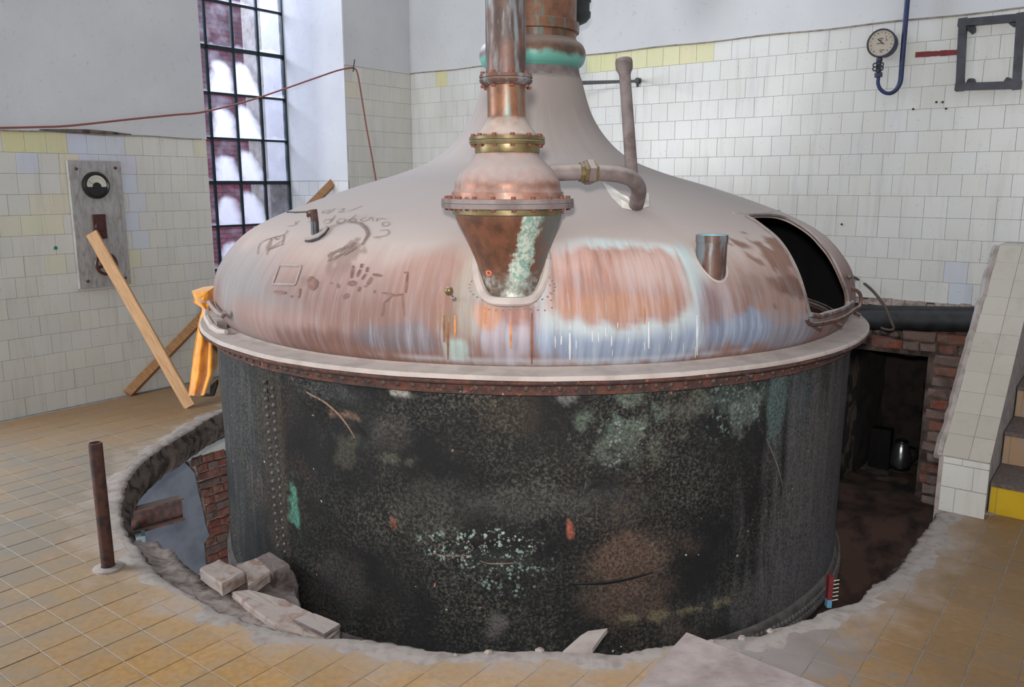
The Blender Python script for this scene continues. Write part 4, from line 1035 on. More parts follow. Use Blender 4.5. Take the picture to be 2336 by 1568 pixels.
for k in range(41):                              # welded collar following the lid
    a=2*math.pi*k/40;q=Vector((cc[0]+(rr_+.01)*math.cos(a),RY+(rr_+.01)*math.sin(a),0));lo,hi=1.0,1.7
    for _ in range(18):
        mz=(lo+hi)/2
        if math.hypot(q[0]-TC[0],q[1]-TC[1])<rz(mz): lo=mz
        else: hi=mz
    lp.append(Vector((q[0],q[1],max(lo,1.235)+.004 if lo<1.69 else 1.239)))
for _ in range(3):
    zz2=[p[2] for p in lp[:-1]];m_=len(zz2)
    for i in range(m_): lp[i].z=(zz2[i-1]+2*zz2[i]+zz2[(i+1)%m_])/4
    lp[-1].z=lp[0].z
mb=MB();mb.tube(lp,.019,8,False);mb.build('foot_collar',M['dust'],rt,1)
for v in cone.data.vertices:                     # the cone ends on its collar
    p_=v.co+rc;a=math.atan2(p_[1]-RY,p_[0]-cc[0])%(2*math.pi);zc_=lp[int(round(a/(2*math.pi)*40))%40][2]-.012
    if p_[2]<zc_: v.co.z=zc_-rc[2]
bmh=MB();bmh.lathe([(.0001,.009),(.0095,.009),(.0095,0),(.009,-.001)],n=6);bh=mesh('bolt',bmh.v,bmh.f);bh.materials.append(M['boltred'])
for fl_,vt,hw,nb_ in ((f3,452,139,20),(f2,312,78,12),(f1,171,54,8)):
    for k in range(nb_):
        a=2*math.pi*(k+.3)/nb_;r,c=rp(vt,hw);q=c+Vector((r*math.cos(a),r*math.sin(a),0));place(bh,'bolt',q,(0,0,1),fl_)
        vb={452:474,312:331,171:197}[vt];r,c=rp(vb,hw);q=c+Vector((r*math.cos(a),r*math.sin(a),0));place(bh,'bolt',q,(0,0,-1),fl_)
p=hy(1116,623,RY-.125);mb=MB()
o=MB();o.lathe([(.006,0),(.012,0),(.0125,.005),(.010,.007),(.006,.006)],p,axis=(-.35,-1,-.2),n=14);t=NT('bright copper ring');t.set('Base Color',srgb(206,112,84)).set('Metallic',.4).set('Roughness',.4);o.build('drain_boss',t.m,rt,1)
# elbow pipe leaving the bulb, with a hexagon union
def E(u,v,Y): return hy(u,v,Y)
L=[E(1255,395,3.47),E(1300,393,3.47),E(1345,393,3.48),E(1385,395,3.5),E(1415,399,3.53),E(1438,407,3.58),E(1452,420,3.64),E(1457,437,3.71),E(1454,455,3.78),hd(1450,472)]
L=[Vector(p) for p in catmull([tuple(p) for p in L],4)]
mb=MB();mb.tube(L,.034,14);el=mb.build('elbow_pipe',M['greypipe'],rt,1)
mb=MB();a=E(1330,393,3.475);b=E(1356,393,3.485);mb.tube([a,b],[.047,.047],6);mb.tube([E(1322,393,3.474),E(1362,393,3.487)],.04,14);mb.build('union_nut',M['brass'],el)
mb=MB();a=E(1336,393,3.475);b=E(1350,393,3.485);mb.tube([a,b],[.052,.052],6);mb.build('union_ring',M['greypipe'],el)
# crumpled paper under the elbow
random.seed(8)
pc=[(1375,415),(1400,428),(1425,448),(1440,462),(1462,440),(1480,440),(1481,470),(1450,479),(1420,474),(1396,450),(1380,425)]
mb=MB();vs=[];c=hd(1440,462,.02)
top=[hd(u,v,.006+random.uniform(0,.012)) for u,v in pc];mid=[p.lerp(c,.45)+Z*random.uniform(-.002,.014) for p in top]
n=len(top);mb.add(top+mid+[c],[(i,(i+1)%n,n+(i+1)%n,n+i) for i in range(n)]+[(n+i,n+(i+1)%n,2*n) for i in range(n)])
pa=mb.build('crumpled_paper',M['paper']);sm=pa.modifiers.new('t','SOLIDIFY');sm.thickness=.002
tag(recenter(pa),'crumpled scrap of white paper lying on the lid under the elbow pipe','paper')
# leaning vent pipe with a cap
b=Vector(hd(1443,392));tp=hy(1424,152,4.68)
vp=thing('vent_pipe','thin dusty vertical pipe with a flat cap, rising from the lid right of the neck','pipe',b)
mb=MB();mb.tube([b-Z*.05,tp],[.034,.031],16);mb.build('pipe',M['greypipe'],vp,1)
d=(tp-b).normalized();mb=MB();mb.lathe([(.031,-.02),(.036,-.0),(.044,.012),(.046,.03),(.047,.055),(.044,.068),(.0001,.07)],tp-d*.03,d,20);mb.build('cap',M['greypipe'],vp,1)
# wall bracket rod behind it
a=hr(1457,185,.0);p0=Vector((.40,5.15,2.285));rb_=thing('bracket_rod','thin horizontal steel rod running from the kettle neck to the tiled wall','rod',a)
mb=MB();mb.tube([p0,a],.012,8);mb.build('rod',M['steel'],rb_,1)
mb=MB();mb.tube([a+A*.005,a-A*.03],.026,8);mb.tube([a-A*.02,a-A*.02-Z*.05],.01,6);mb.build('rod_end',M['steel'],rb_,1)
# overhead duct end, top right of the neck
c=hy(1290,40,6.3);mb=MB();mb.lathe([(.0001,-.06),(.10,-.055),(.155,-.03),(.18,.0),(.182,.03),(.172,.035),(.172,.10),(.182,.105),(.182,.14),(.172,.145),(.172,1.6)],c,n=40)
tag(recenter(mb.build('overhead_duct',M['pipeblack'],None,1)),'dark banded duct end hanging behind the kettle neck at the top','duct')
# ------------------------------------------------------------------ things on the walls
# switch panel
c=[hl(*p) for p in [(152,367),(272,368),(290,652),(175,655)]]
s0,s1=3.002,3.402;z0,z1=.905,1.864
pn=thing('switch_panel','grey marble switch panel with a round meter, screwed to the left tiled wall','panel',LW((s0+s1)/2,z0,.004))
mb=MB();o0_,o1_=.004,.038
q=lambda s,z,o:LW(s,z,o)
mb.prism([q(s0,z0,o1_),q(s1,z0,o1_),q(s1,z1,o1_),q(s0,z1,o1_)],q(0,0,o0_)-q(0,0,o1_));mb.build('marble_board',M['marble'],pn)
for s,z in ((s0+.055,z1-.06),(s1-.045,z1-.05),(s0+.06,z0+.055),(s1-.045,z0+.055)):
    mb=MB();mb.lathe([(.0001,.012),(.008,.01),(.013,.002),(.014,0)],q(s,z,o1_),B,10);mb.build('screw',M['rust'],pn,1)
mc=hl(219,423,.05);mc=q(mc.dot(A),mc[2],o1_)
mb=MB();mb.lathe([(.102,0),(.102,.02),(.096,.034),(.086,.036),(.080,.026)],mc,B,36);mt=mb.build('meter_case',M['black'],pn,1)
mb=MB();mb.lathe([(.0001,.024),(.081,.024)],mc,B,36);mb.build('dial_black',M['black'],mt)
def onp(x,z,o): return mc+A*x+Z*z+B*o
vs=[onp(-.072,-.012,.026),onp(.072,-.012,.026)]+[onp(.076*math.cos(a),.076*math.sin(a),.026) for a in np.linspace(.05,math.pi-.05,16)]
mb=MB();mb.add(vs,[tuple(range(len(vs)))]);mb.build('dial_scale',M['glassface'],mt)
mb=MB();vs=[onp(.034*math.cos(a),-.012+.034*math.sin(a),.0275) for a in np.linspace(0,math.pi,14)];mb.add(vs,[tuple(range(14))])
for a in np.linspace(.35,math.pi-.35,9):
    d=Vector((math.cos(a),math.sin(a)));L=.006;p=[onp(d.x*r-.001*d.y*s_*1.2,d.y*r-.006+.001*d.x*s_*1.2,.0275) for r,s_ in ((.058,1),(.058+L,1),(.058+L,-1),(.058,-1))];mb.add(p,[(0,1,2,3)])
mb.build('scale_marks',M['black'],mt)
mb=MB();mb.bar(onp(-.012,-.002,.028),onp(-.055,.028,.028),.002,.001,B);mb.build('needle',M['black'],mt)
ct=hl(228,517,.05)
mb=MB();ss_=ct.dot(A);mb.box(q(ss_,ct[2],o1_+.011),A*.092,B*.022,Z*.185);sw=mb.build('switch_plate',M['brown'],pn)
mb=MB();mb.lathe([(.0001,.006),(.036,.005),(.040,0)],q(ss_,ct[2],o1_+.022),B,20);mb.build('cap',M['brown'],sw,1)
hw=hl(240,602,.06);hc_=q(hw.dot(A),hw[2],o1_+.04)
mb=MB();pt=[hc_+A*(.078*math.cos(a))+Z*(.078*math.sin(a)) for a in np.linspace(0,2*math.pi,29)];mb.tube(pt,.012,8,False)
for a in (.4,1.97,3.54,5.1): mb.bar(hc_,hc_+A*(.075*math.cos(a))+Z*(.075*math.sin(a)),.02,.012,B)
mb.lathe([(.024,-.04),(.024,.014),(.0001,.016)],hc_,B,14);mb.build('hand_wheel',M['brown'],pn,1)
# pressure gauge, valve and blue pipe
g0=hr(2022,104,.0);ga=thing('pressure_gauge','round pressure gauge with pale dial on a blue drum, high on the right tiled wall','gauge',g0)
nA=-A;fc=hr(2010,98,.10)
mb=MB();mb.lathe([(.088,-.10),(.090,-.02),(.095,-.015),(.095,.0),(.088,.002),(.084,-.004)],fc,nA,36);gc=mb.build('drum',M['bluepaint'],ga,1)
mb=MB();mb.lathe([(.0001,-.004),(.086,-.004)],fc,nA,36);t=NT('aged dial');t.set('Base Color',srgb(178,168,154)).set('Roughness',.5);mb.build('dial',t.m,gc)
mb=MB();mb.lathe([(.084,-.006),(.085,.004),(.093,.004),(.095,-.006)],fc,nA,36);mb.build('bezel',M['steel'],gc,1)
def of(x,z,o=.0): return fc+B*(x*.82)+Z*(z*.82)+nA*o
mb=MB()
for k in range(15):
    a=math.radians(-50+k*20);d=(math.cos(a),math.sin(a));r0,r1=(.074,.090) if k%2==0 else (.082,.09)
    mb.add([of(d[0]*r-d[1]*s_*.0022,d[1]*r+d[0]*s_*.0022,-.002) for r,s_ in ((r0,1),(r1,1),(r1,-1),(r0,-1))],[(0,1,2,3)])
for x,z,w_ in ((-.02,.035,.035),(-.012,.022,.02),(-.01,-.06,.04),(-.005,-.075,.02)): mb.add([of(x,z,-.002),of(x+w_,z,-.002),of(x+w_,z+.005,-.002),of(x,z+.005,-.002)],[(0,1,2,3)])
mb.build('dial_marks',M['black'],gc,fixn=False)
mb=MB();mb.bar(of(-.03,.035,.001),of(.022,-.012,.001),.006,.001,nA);mb.bar(of(-.035,-.004,.001),of(.01,-.002,.001),.004,.001,nA);mb.build('needle',M['black'],gc)
mb=MB()
for x,z in ((.038,.02),(.038,.033),(.044,.02),(.036,.05)): mb.box(of(x,z,-.001),B*.006,nA*.001,Z*.006)
mb.build('red_dots',M['red'],gc)
vb=hr(2004,150,.06);y0=hr(2006,128,.06)
mb=MB();mb.tube([y0,hr(2004,176,.06)],.016,10);mb.tube([hr(2004,166,.06),hr(2004,176,.06)],.026,6);mb.tube([hr(2006,134,.06),hr(2006,140,.06)],.022,8);mb.build('valve_stem',M['bluepaint'],ga,1)
mb=MB();vc=hr(2003,152,.13);mb.tube([vc,vc+A*.07],.009,8)
for k in range(6):
    a=math.radians(60*k+30);pc_=vc+B*(.024*math.cos(a))+Z*(.024*math.sin(a));mb.tube([pc_+B*(.013*math.cos(b))+Z*(.013*math.sin(b)) for b in np.linspace(0,2*math.pi,13)],.0042,5,False)
mb.build('valve_wheel',M['black'],ga,1)
L=[(2004,176),(2003,190),(2008,203),(2018,211),(2030,213),(2042,207),(2051,194),(2055,178),(2058,140),(2064,70),(2070,0),(2075,-60)]
mb=MB();L=[Vector(p) for p in catmull([tuple(hr(u,v,.06)) for u,v in L],4)];mb.tube(L,[0.012+.005*min(1,max(0,(i-14)/12)) for i in range(len(L))],10)
tag(recenter(mb.build('gauge_pipe',M['bluepaint'],None,1)),'bent blue pipe looping up from the pressure gauge valve','pipe')
# square steel frame on the wall
fm=thing('square_surround','empty square frame of dark steel bars fixed at the top right of the tiled wall','frame',hr(2260,200,.0))
Q=[hr(u,v,.05) for u,v in [(2197,52),(2329,40),(2319,194),(2190,198)]]
for i in range(4):
    mb=MB();a,b=Q[i],Q[(i+1)%4];d=(b-a).normalized();mb.bar(a-d*.028,b+d*.028,.047 if i%2 else .046,.045 if i%2 else .046,nA);mb.build('frame_bar',M['steel'],fm)
random.seed(4)
for u,v in [(2217,66),(2312,50),(2213,188),(2300,186)]:
    mb=MB();c=hr(u,v,.02);vs=[c+B*(random.uniform(.02,.034)*math.cos(a))+Z*(random.uniform(.02,.036)*math.sin(a)) for a in np.linspace(0,5.6,9)];mb.prism(vs,A*.02);mb.build('corner_lug',M['steel'],fm)
# cable slung along the left wall over the window, hooked on a nail, then down to the lid
L=[(-60,293),(0,292),(90,290),(160,287),(300,272),(400,262),(462,256),(560,232),(640,206),(720,178),(770,161),(800,155)]
P1=[hp(u,v,-B,DL-.07+(DC-.05-DL+.07)*max(0,min(1,(u-560)/240))) for u,v in L];nail=hp(806,156,-B,DC-.05)
L2=[nail]+[hp(u,v,-B,DC-.06) for u,v in [(815,165),(824,215),(836,290),(848,355),(860,425)]]
mb=MB();mb.tube([Vector(p) for p in catmull([tuple(p) for p in P1+L2],4)],.0075,7)
t=NT('red brown cable');t.set('Base Color',srgb(132,74,66)).set('Roughness',.6)
tag(recenter(mb.build('cable',t.m,None,1)),'thin red-brown cable strung past the tall window and hooked on a nail','cable')
mb=MB();mb.tube([hp(806,163,-B,DC),hp(806,156,-B,DC-.06),hp(809,136,-B,DC-.06)],.005,6);tag(recenter(mb.build('nail',M['steel'])),'bent nail at the window corner that holds the slung cable','nail')
# ------------------------------------------------------------------ boards
def board(name,label,p0,p1,w_,t_,up,mat,group=None):
    p0,p1=Vector(p0),Vector(p1);d=(p1-p0);L=d.length;zx=d.normalized();x=zx.cross(Vector(up)).normalized();y=zx.cross(x)
    mb=MB();rows_=10
    vs=[];fs=[]
    for k in range(rows_+1):
        b=.001*random.uniform(-1,1)
        for i,j in ((-1,-1),(-1,-.8),(-1,.8),(-1,1),(1,1),(1,.8),(1,-.8),(1,-1)): 
            vs.append(((w_/2-(.003 if abs(j)==1 else 0))*i+b,t_/2*j,L*k/rows_))
    for k in range(rows_):
        for i in range(8): fs.append((k*8+i,k*8+(i+1)%8,(k+1)*8+(i+1)%8,(k+1)*8+i))
    fs.append(tuple(range(7,-1,-1)));fs.append(tuple(rows_*8+i for i in range(8)))
    m=mesh(name,vs,fs);mw=Matrix(((x[0],y[0],zx[0],p0[0]),(x[1],y[1],zx[1],p0[1]),(x[2],y[2],zx[2],p0[2]),(0,0,0,1)))
    o=link(name,m,mat,None,mw);return tag(o,label,'board',group)
p0=hz(434,932);p0.z=.015;board('wooden_board','short pale pine board leaning against the switch panel',p0,hl(209,532,.065),.092,.026,-Vector((0,1,0)),M['wood'])
p0=hz(287,903);p0=p0+B*.03;p0.z=.018;p1=hl(803,372,.03);board('long_batten','long brown batten leaning behind the kettle from the floor up to the wall',p0,p1,.075,.045,(0,-1,.3),M['wood2'])
# yellow cloth hanging at the left rim
random.seed(6)
us_=np.linspace(0,1,46);vt=np.linspace(0,1,44);vs=[];fs=[]
for b in vt:
    vv=662+(903-662)*b
    lft=float(np.interp(b,[0,.12,.17,.3,.6,1],[446,441,462,453,441,431]));rgt=float(np.interp(b,[0,.1,.17,.3,.5,.8,1],[488,486,478,484,494,496,478]))
    bot=0
    for a in us_:
        u=lft+(rgt-lft)*a;hem=vv-(0 if a<.72 else 26*(a-.72)/.28*b)
        dep=4.92+.030*math.sin(a*13+b*1.5)*(.25+b)+.02*math.sin(a*5+2)+.025*math.sin(b*30)*max(0,.25-b)*4
        vs.append(hy(u,hem,dep))
nu_=len(us_)
for i in range(len(vt)-1):
    for j in range(nu_-1): fs.append((i*nu_+j,i*nu_+j+1,(i+1)*nu_+j+1,(i+1)*nu_+j))
t=NT('orange yellow cloth');n=t.noise(t.pos(),14,4);t.set('Base Color',t.mix(t.ramp(n,.42,.66),srgb(214,142,32),srgb(184,112,24))).set('Roughness',.9).set('Sheen Weight',.3)
M['cloth']=t.m
cl_=link('work_cloth',mesh('work_cloth',vs,fs,True),M['cloth']);sm=cl_.modifiers.new('t','SOLIDIFY');sm.thickness=.004
tag(recenter(cl_),'orange-yellow cloth hanging from the latch at the left rim','cloth')
mb=MB();vs=[hy(u,v,4.86+.03*random.random()) for u,v in [(437,664),(452,659),(470,657),(487,656),(490,672),(486,688),(470,692),(452,690),(443,682)]];c=hy(466,674,4.80);n=len(vs)
mid=[p.lerp(c,.5)+Vector((0,-.01-.03*random.random(),0)) for p in vs];bk=[p+Vector((.0,.09,0)) for p in vs]
mb.add(vs+mid+[c]+bk,[(i,(i+1)%n,n+(i+1)%n,n+i) for i in range(n)]+[(n+i,n+(i+1)%n,2*n) for i in range(n)]+[(2*n+1+i,2*n+1+(i+1)%n,(i+1)%n,i) for i in range(n)])
b_=mb.build('bunched_fold',M['cloth'],cl_,1)
# dark strap ends and a hanging rag under the cloth
mb=MB();vs=[hy(u,v,4.93) for u,v in [(446,898),(462,905),(486,905),(494,880),(494,868),(480,880),(478,900)]];mb.prism(vs,(0,.03,0));mb.build('dark_hem',M['black'],cl_)
# ------------------------------------------------------------------ floor pipe
b=hz(247.5,1298)
sp_=thing('floor_pipe','rusty steel pipe standing upright in the tiled floor, open at the top','pipe',b)
tp=hy(217,1010,b[1]+.02);ax_=(tp-b)
mb=MB();d=ax_.normalized();mb.lathe([(.028,0),(.028,ax_.length*.82),(.0285,ax_.length*.82),(.0285,ax_.length),(.0245,ax_.length),(.0245,ax_.length-.12),(.0001,ax_.length-.12)],b,d,24);mb.build('pipe',M['rust'],sp_,1)
mb=MB();vs=[]
mb.lathe([(.064,0),(.063,.010),(.055,.013),(.030,.015)],b,(0,0,1),30);o=mb.build('floor_collar',M['cement'],sp_,1)
# ------------------------------------------------------------------ ledge, bricks, beam in the left of the pit
random.seed(9)
lg=[(318,1243),(355,1236),(384,1253),(412,1278),(440,1300),(470,1330),(520,1350),(563,1356),(620,1372),(661,1388),(700,1402),(734,1414),(776,1430)]
led=[]
for u,v in lg:
    p=hz(u,v,-.09);led.append((math.degrees(math.atan2(p[1]-TC[1],p[0]-TC[0]))%360,math.hypot(p[0]-TC[0],p[1]-TC[1])))
led.sort();la=np.array([p[0] for p in led]);lr=np.array([p[1] for p in led])
V=[];Fq=[];N_=150;K_=9
for i in range(N_+1):
    dg=la[0]+(la[-1]-la[0])*i/N_;t=math.radians(dg);ri=float(np.interp(dg,la,lr));ro=Rh(dg)+.03
    endf=min(1,i/6,(N_-i)/6)
    for k in range(K_):
        if k<6:
            f=k/5;r=ro+(ri-ro)*f;z=-.045-.05*f+.022*fr((r*math.cos(t),r*math.sin(t),0),9,4)*(.3+f)
        else: f=1;r=ri+.02*(k-5)+.015*fr((t*8,k,0),2,3);z=-.12-.12*(k-5)
        V.append(pol(r+.012*fr((t*20,k,0),1,2),t,z))
for i in range(N_):
    for k in range(K_-1): Fq.append((i*K_+k,(i+1)*K_+k,(i+1)*K_+k+1,i*K_+k+1))
o=link('rubble_ledge',mesh('rubble_ledge',V,Fq,True),M['rubble'],fl)
def blk(name,label,px,z,h,mat,cat,col=None,group=None,jit=.003):
    top=[hz(u,v,z) for u,v in px];n=len(top);out=[]
    for a,b in zip(top,top[1:]+top[:1]):
        for k in range(4): out.append(a.lerp(b,k/4)+Vector((random.uniform(-jit,jit),random.uniform(-jit,jit),0)))
    c=sum(out,Vector())/len(out);n=len(out)
    mb=MB();i1=[p.lerp(c,.05)+Z*random.uniform(-.001,.002) for p in out];r1=[p-Z*.012 for p in out];r2=[p+(p-c)*random.uniform(-.05,.03)-Z*h*.55 for p in out];r3=[p-Z*h for p in out]
    mb.add(i1+r1+r2+r3+[c],[(i,(i+1)%n,4*n) for i in range(n)]+[(k*n+i,k*n+(i+1)%n,(k+1)*n+(i+1)%n,(k+1)*n+i) for k in range(3) for i in range(n)]+[tuple(range(4*n-1,3*n-1,-1))])
    o=recenter(mb.build(name,mat))
    if col: o.color=col
    return tag(o,label,cat,group)
M['block']=simple('dusty brick block',(168,154,146),.95,0,.2,16,(138,110,98),.2,(.5,.7))
M['darkblock']=simple('dark brick block',(120,108,104),.95,0,.3,12,(70,60,58),.7)  # darker brick tone for the inner block and the stones
blk('loose_brick','pale loose brick nearest the floor edge, left of the kettle foot',[(455,1296),(500,1276),(560,1304),(508,1334)],.0,.055,M['block'],'brick')
blk('brick_block','flat brick of the ledge touching the loose brick behind',[(540,1290),(583,1273),(622,1300),(566,1340),(560,1304)],-.03,.05,M['block'],'brick')
blk('brick_block','flat dusty brick of the ledge lying against the kettle shell',[(585,1272),(614,1258),(662,1288),(622,1309)],-.025,.12,M['darkblock'],'brick')
blk('rubble_stone','dark broken stones under the flat bricks beside the kettle',[(452,1306),(500,1338),(566,1358),(640,1380),(692,1396),(678,1345),(664,1296),(620,1262),(540,1284)],-.10,.35,M['darkblock'],'stone',jit=.012)
blk('stone_plank','long dusty stone strip along the ledge in front of the kettle',[(528,1347),(572,1344),(650,1368),(706,1396),(772,1424),(740,1452),(690,1446),(620,1420),(560,1378)],-.035,.03,M['block'],'stone')
pl_=blk('steel_plate','thin rusty steel plate end sticking out of the ledge toward the kettle',[(668,1412),(716,1398),(778,1424),(740,1449)],-.012,.012,M['greypipe'],'plate',jit=.001)
# rusty steel joist
a=hz(300,1163,-.215);b=hz(413,1133,-.215);d=(b-a).normalized();a=a-d*.25;x=Vector((d[1],-d[0],0))
if x[1]>0: x=-x
jt=thing('steel_joist','short rusty I-shaped steel joist sticking out from under the floor into the pit','beam',a-Z*.15)
for nm,c,sx,szz in (('flange',-.006,.078,.012),('web',-.07,.010,.125),('flange',-.138,.078,.012)):
    mb=MB();L=(b-a).length;mb.box((a+b)/2+Z*c,d*L,x*sx,Z*szz,.0015);mb.build(nm,M['rust'],jt)
mb=MB();a=hz(305,1226,-.36);b=hz(330,1222,-.36);mb.tube([a,b],.03,10);mb.tube([a.lerp(b,.7),a.lerp(b,1.05)],.042,6);mb.tube([a.lerp(b,.2),a.lerp(b,.2)-Z*.09],.022,8);t=NT('grey green fitting');t.set('Base Color',srgb(62,74,74)).set('Roughness',.5);tag(recenter(mb.build('pipe_fitting',t.m,None,1)),'grey-green pipe fitting under the steel joist','fitting')
# ------------------------------------------------------------------ black pipe along the right wall, bent cable, jug
a=hr(1930,729,.16);b=hr(2244,734,.16);d=(b-a)
mb=MB();mb.tube([a+d*k/8 for k in range(9)],.068,20);bp=tag(recenter(mb.build('black_pipe',M['pipeblack'],None,1)),'thick black pipe running along the foot of the right tiled wall','pipe')
mb=MB();mb.tube([hr(1930,706,.03),hr(2240,712,.03)],.035,12);tag(recenter(mb.build('wall_pipe',M['pipeblack'],None,1)),'thinner dark pipe tucked behind the thick black pipe','pipe')
L=[(1938,624),(1955,636),(1985,658),(2008,684),(2022,705),(2034,735),(2039,748),(2034,753),(2020,752),(2009,748)]
mb=MB();mb.tube([Vector(p) for p in catmull([tuple(hr(u,v,.02+.26*min(1,i/5))) if i>0 else tuple(hd(1938,630,.05)) for i,(u,v) in enumerate(L)],4)],.0095,7)
t=NT('brown stiff hose');t.set('Base Color',srgb(78,64,56)).set('Roughness',.6);tag(recenter(mb.build('bent_hose',t.m,None,1)),'stiff brown hose arching from the lid over the black pipe','hose')
kb=hr(2052,1064,-.5);kb.z=NZ0+.03;kb=hr(2052,1066,-.55)
jg=thing('steel_jug','shiny steel jug standing in the dark recess of the foundation','jug',kb);kh=.235
t=NT('polished steel');t.set('Base Color',srgb(180,184,188)).set('Metallic',.95).set('Roughness',.22);M['chrome']=t.m
mb=MB();mb.lathe([(.0001,0),(.078,0),(.08,.01),(.078,.02)],kb,n=28);mb.build('base',M['black'],jg,1)
mb=MB();mb.lathe([(.074,.02),(.078,.06),(.074,.12),(.062,.17),(.05,.2),(.052,.21)],kb,n=28);mb.build('body',M['chrome'],jg,1)
mb=MB();mb.lathe([(.052,.21),(.045,.225),(.012,.23),(.012,.24),(.0001,.245)],kb,n=24);mb.build('lid',M['black'],jg,1)
mb=MB();mb.tube([kb+B*.05+Z*.2,kb+B*.11+Z*.19,kb+B*.12+Z*.12,kb+B*.075+Z*.05],.011,8);mb.build('handle',M['black'],jg,1)
mb=MB();mb.box(RW(NS0+.12,NZ0+.17,-.8),B*.16,A*.12,Z*.34,.004);tag(recenter(mb.build('dark_box',M['black'])),'dark upright box beside the steel jug in the recess','box')
bs=hz(1889,1384,-.28);tl_=thing('red_brush','narrow red and light blue hand brush standing in the gap right of the kettle','brush',bs)
mb=MB();mb.box(bs+Z*.10,(.022,0,0),(0,.03,0),(0,0,.12));mb.build('handle',M['red'],tl_)
mb=MB();mb.box(bs+Z*.02,(.022,0,0),(0,.03,0),(0,0,.04));t=NT('light blue plastic');t.set('Base Color',srgb(96,150,176));mb.build('tip',t.m,tl_)
mb=MB();
for k in range(6): mb.tube([bs+Vector((.012,0,.03+k*.02)),bs+Vector((.045,.004,.034+k*.02))],.003,5)
mb.build('bristle_row',M['paper'],tl_)
# ------------------------------------------------------------------ stair and its tiled parapet
SK=.8;SS0=4.66;SZ0=.3
def hs(u,v):
    d=ray(u,v);da=d[0]*A[0]+d[1]*A[1];t=(SZ0-SK*SS0-H)/(d[2]-SK*da);return Vector((d[0]*t,d[1]*t,H+d[2]*t))
def SP(s,r,o=0.): return A*s+B*r+Z*(SZ0+SK*(s-SS0))+nS*o
nS=(Z-A*SK).normalized();tS=(A+Z*SK).normalized();CS=math.sqrt(1+SK*SK)
par=thing('stair_parapet','low sloping tiled wall beside the steps, broken along its left edge','wall',A*SS0+B*-.62)
rL,rR=-.735,-.500;sE=5.93
mb=MB()
sec=[(SS0,-.2),(SS0,SZ0),(sE,SZ0+SK*(sE-SS0)),(DR-.01,SZ0+SK*(sE-SS0)),(DR-.01,-.2)]
mb.prism([A*s+B*rL+Z*z for s,z in sec],B*(rR-rL-.008));mb.build('masonry',M['cement'],par)
mb=MB();rough_e=[]
for k in range(30):
    s=SS0+(sE-SS0)*k/29;rough_e.append(A*s+B*(rL-.006+.012*fr((s,0,0),9,3))+Z*(SZ0+SK*(s-SS0)-.01))
mb.tube(rough_e,.022,6);mb.build('broken_edge',M['cement'],par,1)
tl=[];k=0;s=SS0
cm=(rL+rR)/2+.018
def tcol():
    k=random.uniform(-5,5);return srgb(184+k,176+k,163+k)
for k in range(11):
    w_=.1478;s0_=SS0+k*w_/CS
    for a,b in ((rL+.012,cm),(cm,rR)):
        if k in(6,) and a<cm-.05: a=rL+.01
        if 4<=k<=5 and a<cm-.05: a=rL+.0
        c=SP(s0_+w_/CS/2,(a+b)/2,.001+random.uniform(0,.001));tl.append((c,B,tS,nS,b-a-.002,w_-.002,tcol()))
tw=lambda:srgb(212,211,205)
fc_=lambda a,b,z0_,z1_:(A*(SS0-.001)+B*((a+b)/2)+Z*((z0_+z1_)/2),B,Z,-A,b-a-.002,z1_-z0_-.002,tw())
tl+=[fc_(rL+.02,rL+.09,.0,.135),fc_(rL+.09,rR,.0,.135),fc_(rL+.02,rR-.07,.137,.262),fc_(rR-.07,rR,.137,.262),fc_(rL+.02,rL+.11,.264,.298),fc_(rL+.11,rR,.264,.298)]
zt=SZ0+SK*(sE-SS0);tl+=[(A*(sE+.075)+B*((a+b)/2)+Z*zt,B,A,Z*1,b-a-.002,.146,tcol()) for a,b in ((rL+.012,cm),(cm,rR))]
tl+=[(A*(sE+.225)+B*((a+b)/2)+Z*zt,B,A,Z*1,b-a-.002,.146,tcol()) for a,b in ((rL+.012,cm),(cm,rR))]
# inner side tiles facing the steps are hidden; right face gets plain plaster
put_tiles(tl,par,M['tile'],M['tile_s'])
st=thing('stone_steps','tiled steps with a yellow painted lowest riser, at the right edge','stairs',A*4.78+B*-.3)
sx=[4.78,5.15,5.53,5.88,6.2];zz_=[.171,.355,.536,.715,.89]
M['yellow']=simple('yellow paint',(208,172,20),.5,0,.06,8)
M['riser']=simple('tan step tile',(170,138,108),.6,0,.2,7,(150,146,142),.1)
M['tread']=simple('worn dark tread',(108,96,90),.8,0,.2,60,(86,76,70),.3)
zp=-.05
for i in range(5):
    s_a=sx[i];s_b=(sx[i+1] if i<4 else 6.37)
    mb=MB();P_=[A*s_a+B*rR+Z*zp,A*s_a+B*1.2+Z*zp,A*s_a+B*1.2+Z*(zz_[i]-.022),A*s_a+B*rR+Z*(zz_[i]-.022)];mb.prism(P_,A*(s_b-s_a+.02))
    stp=mb.build('step',M['cement'],st)
    k=0;r=rR+.002
    wd=[.03]+[.16]*9
    for w_ in wd:
        b=r+w_
        mt=M['yellow'] if i==0 else (M['riser'])
        mb=MB();mb.box(A*(s_a-.004)+B*((r+b)/2)+Z*((max(zp,0)+zz_[i]-.024)/2),B*(w_-.003),A*.008,Z*(zz_[i]-.024-max(zp,0)-.002),.0005);mb.build('riser_tile',mt,stp);r=b
    mb=MB();mb.prism([A*(s_a-.018)+B*rR+Z*zz_[i],A*(s_a-.018)+B*1.2+Z*zz_[i],A*(s_b)+B*1.2+Z*zz_[i],A*(s_b)+B*rR+Z*zz_[i]],-Z*.022);mb.build('tread',M['tread'],stp)
    zp=zz_[i]
mb=MB()
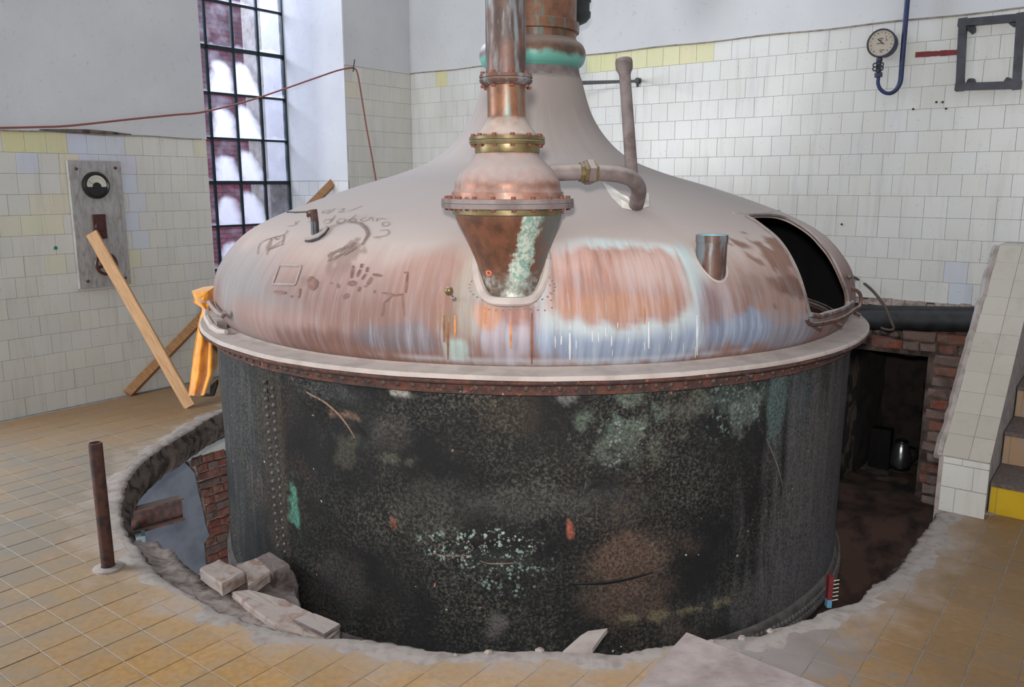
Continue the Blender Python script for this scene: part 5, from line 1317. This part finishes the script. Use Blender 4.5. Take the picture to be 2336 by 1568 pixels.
for i in range(4):
    for k in range(40): pass
# ------------------------------------------------------------------ board sheet and stick on the near floor
q=[hz(1566,1443,.02),hz(1895,1572,.02),hz(1800,1720,.02),hz(1330,1700,.02)]
t=NT('dusty fibreboard');n=t.noise(t.pos(),7,5,.6);n2=t.noise(t.scale(t.pos(),(3,9,1),(0,0,.6)),3,4);c=t.mix(t.ramp(n,.4,.7),srgb(178,164,160),srgb(150,134,130));c=t.mix(t.ramp(n2,.55,.7,0,.5),c,srgb(128,112,110));t.set('Base Color',c).set('Roughness',.95);t.bump(n,.1)
mb=MB();mb.prism(q,-Z*.012);tag(recenter(mb.build('fibreboard_sheet',t.m)),'dusty grey fibreboard sheet lying on the floor at the bottom edge','board')
mb=MB();pts_=[hz(1284,1486,.012),hz(1325,1450,.012),hz(1342,1440,.012),hz(1386,1434,.012),hz(1376,1446,.012),hz(1352,1480,.012)];mb.prism(pts_,-Z*.02);tag(recenter(mb.build('broken_slat',M['dust'])),'broken dusty slat jutting over the front edge of the hole','slat')
mb=MB();random.seed(2)
for u,v in [(363,1353),(467,1410),(1213,867)]:
    pass
for k,(u,v) in enumerate([(1115,1484),(1040,1489),(1690,1452),(1230,1480),(1755,1436),(1620,1460)]):
    c=hz(u,v,.0);mb=MB();r=random.uniform(.010,.018);vs=[]
    mb.lathe([(.0001,r*.7),(r*.7,r*.5),(r,.1*r),(r*.8,-.2*r)],c-Vector((0,.02,0)),(random.uniform(-.2,.2),random.uniform(-.2,.2),1),7)
    for v_ in mb.v: v_+=Vector((random.uniform(-.004,.004),random.uniform(-.004,.004),random.uniform(-.003,.003)))
    o=recenter(mb.build('plaster_crumb',M['rubble']));tag(o,['plaster crumb at the hole edge, second from the left of the front row','leftmost plaster crumb on the front edge of the hole','plaster crumb on the hole edge just right of the fibreboard sheet corner','plaster crumb on the front edge left of the broken slat','rightmost plaster crumb, on the hole edge toward the red brush','plaster crumb on the hole edge beside the fibreboard sheet corner'][k],'crumb','plaster crumbs along the front edge of the hole')
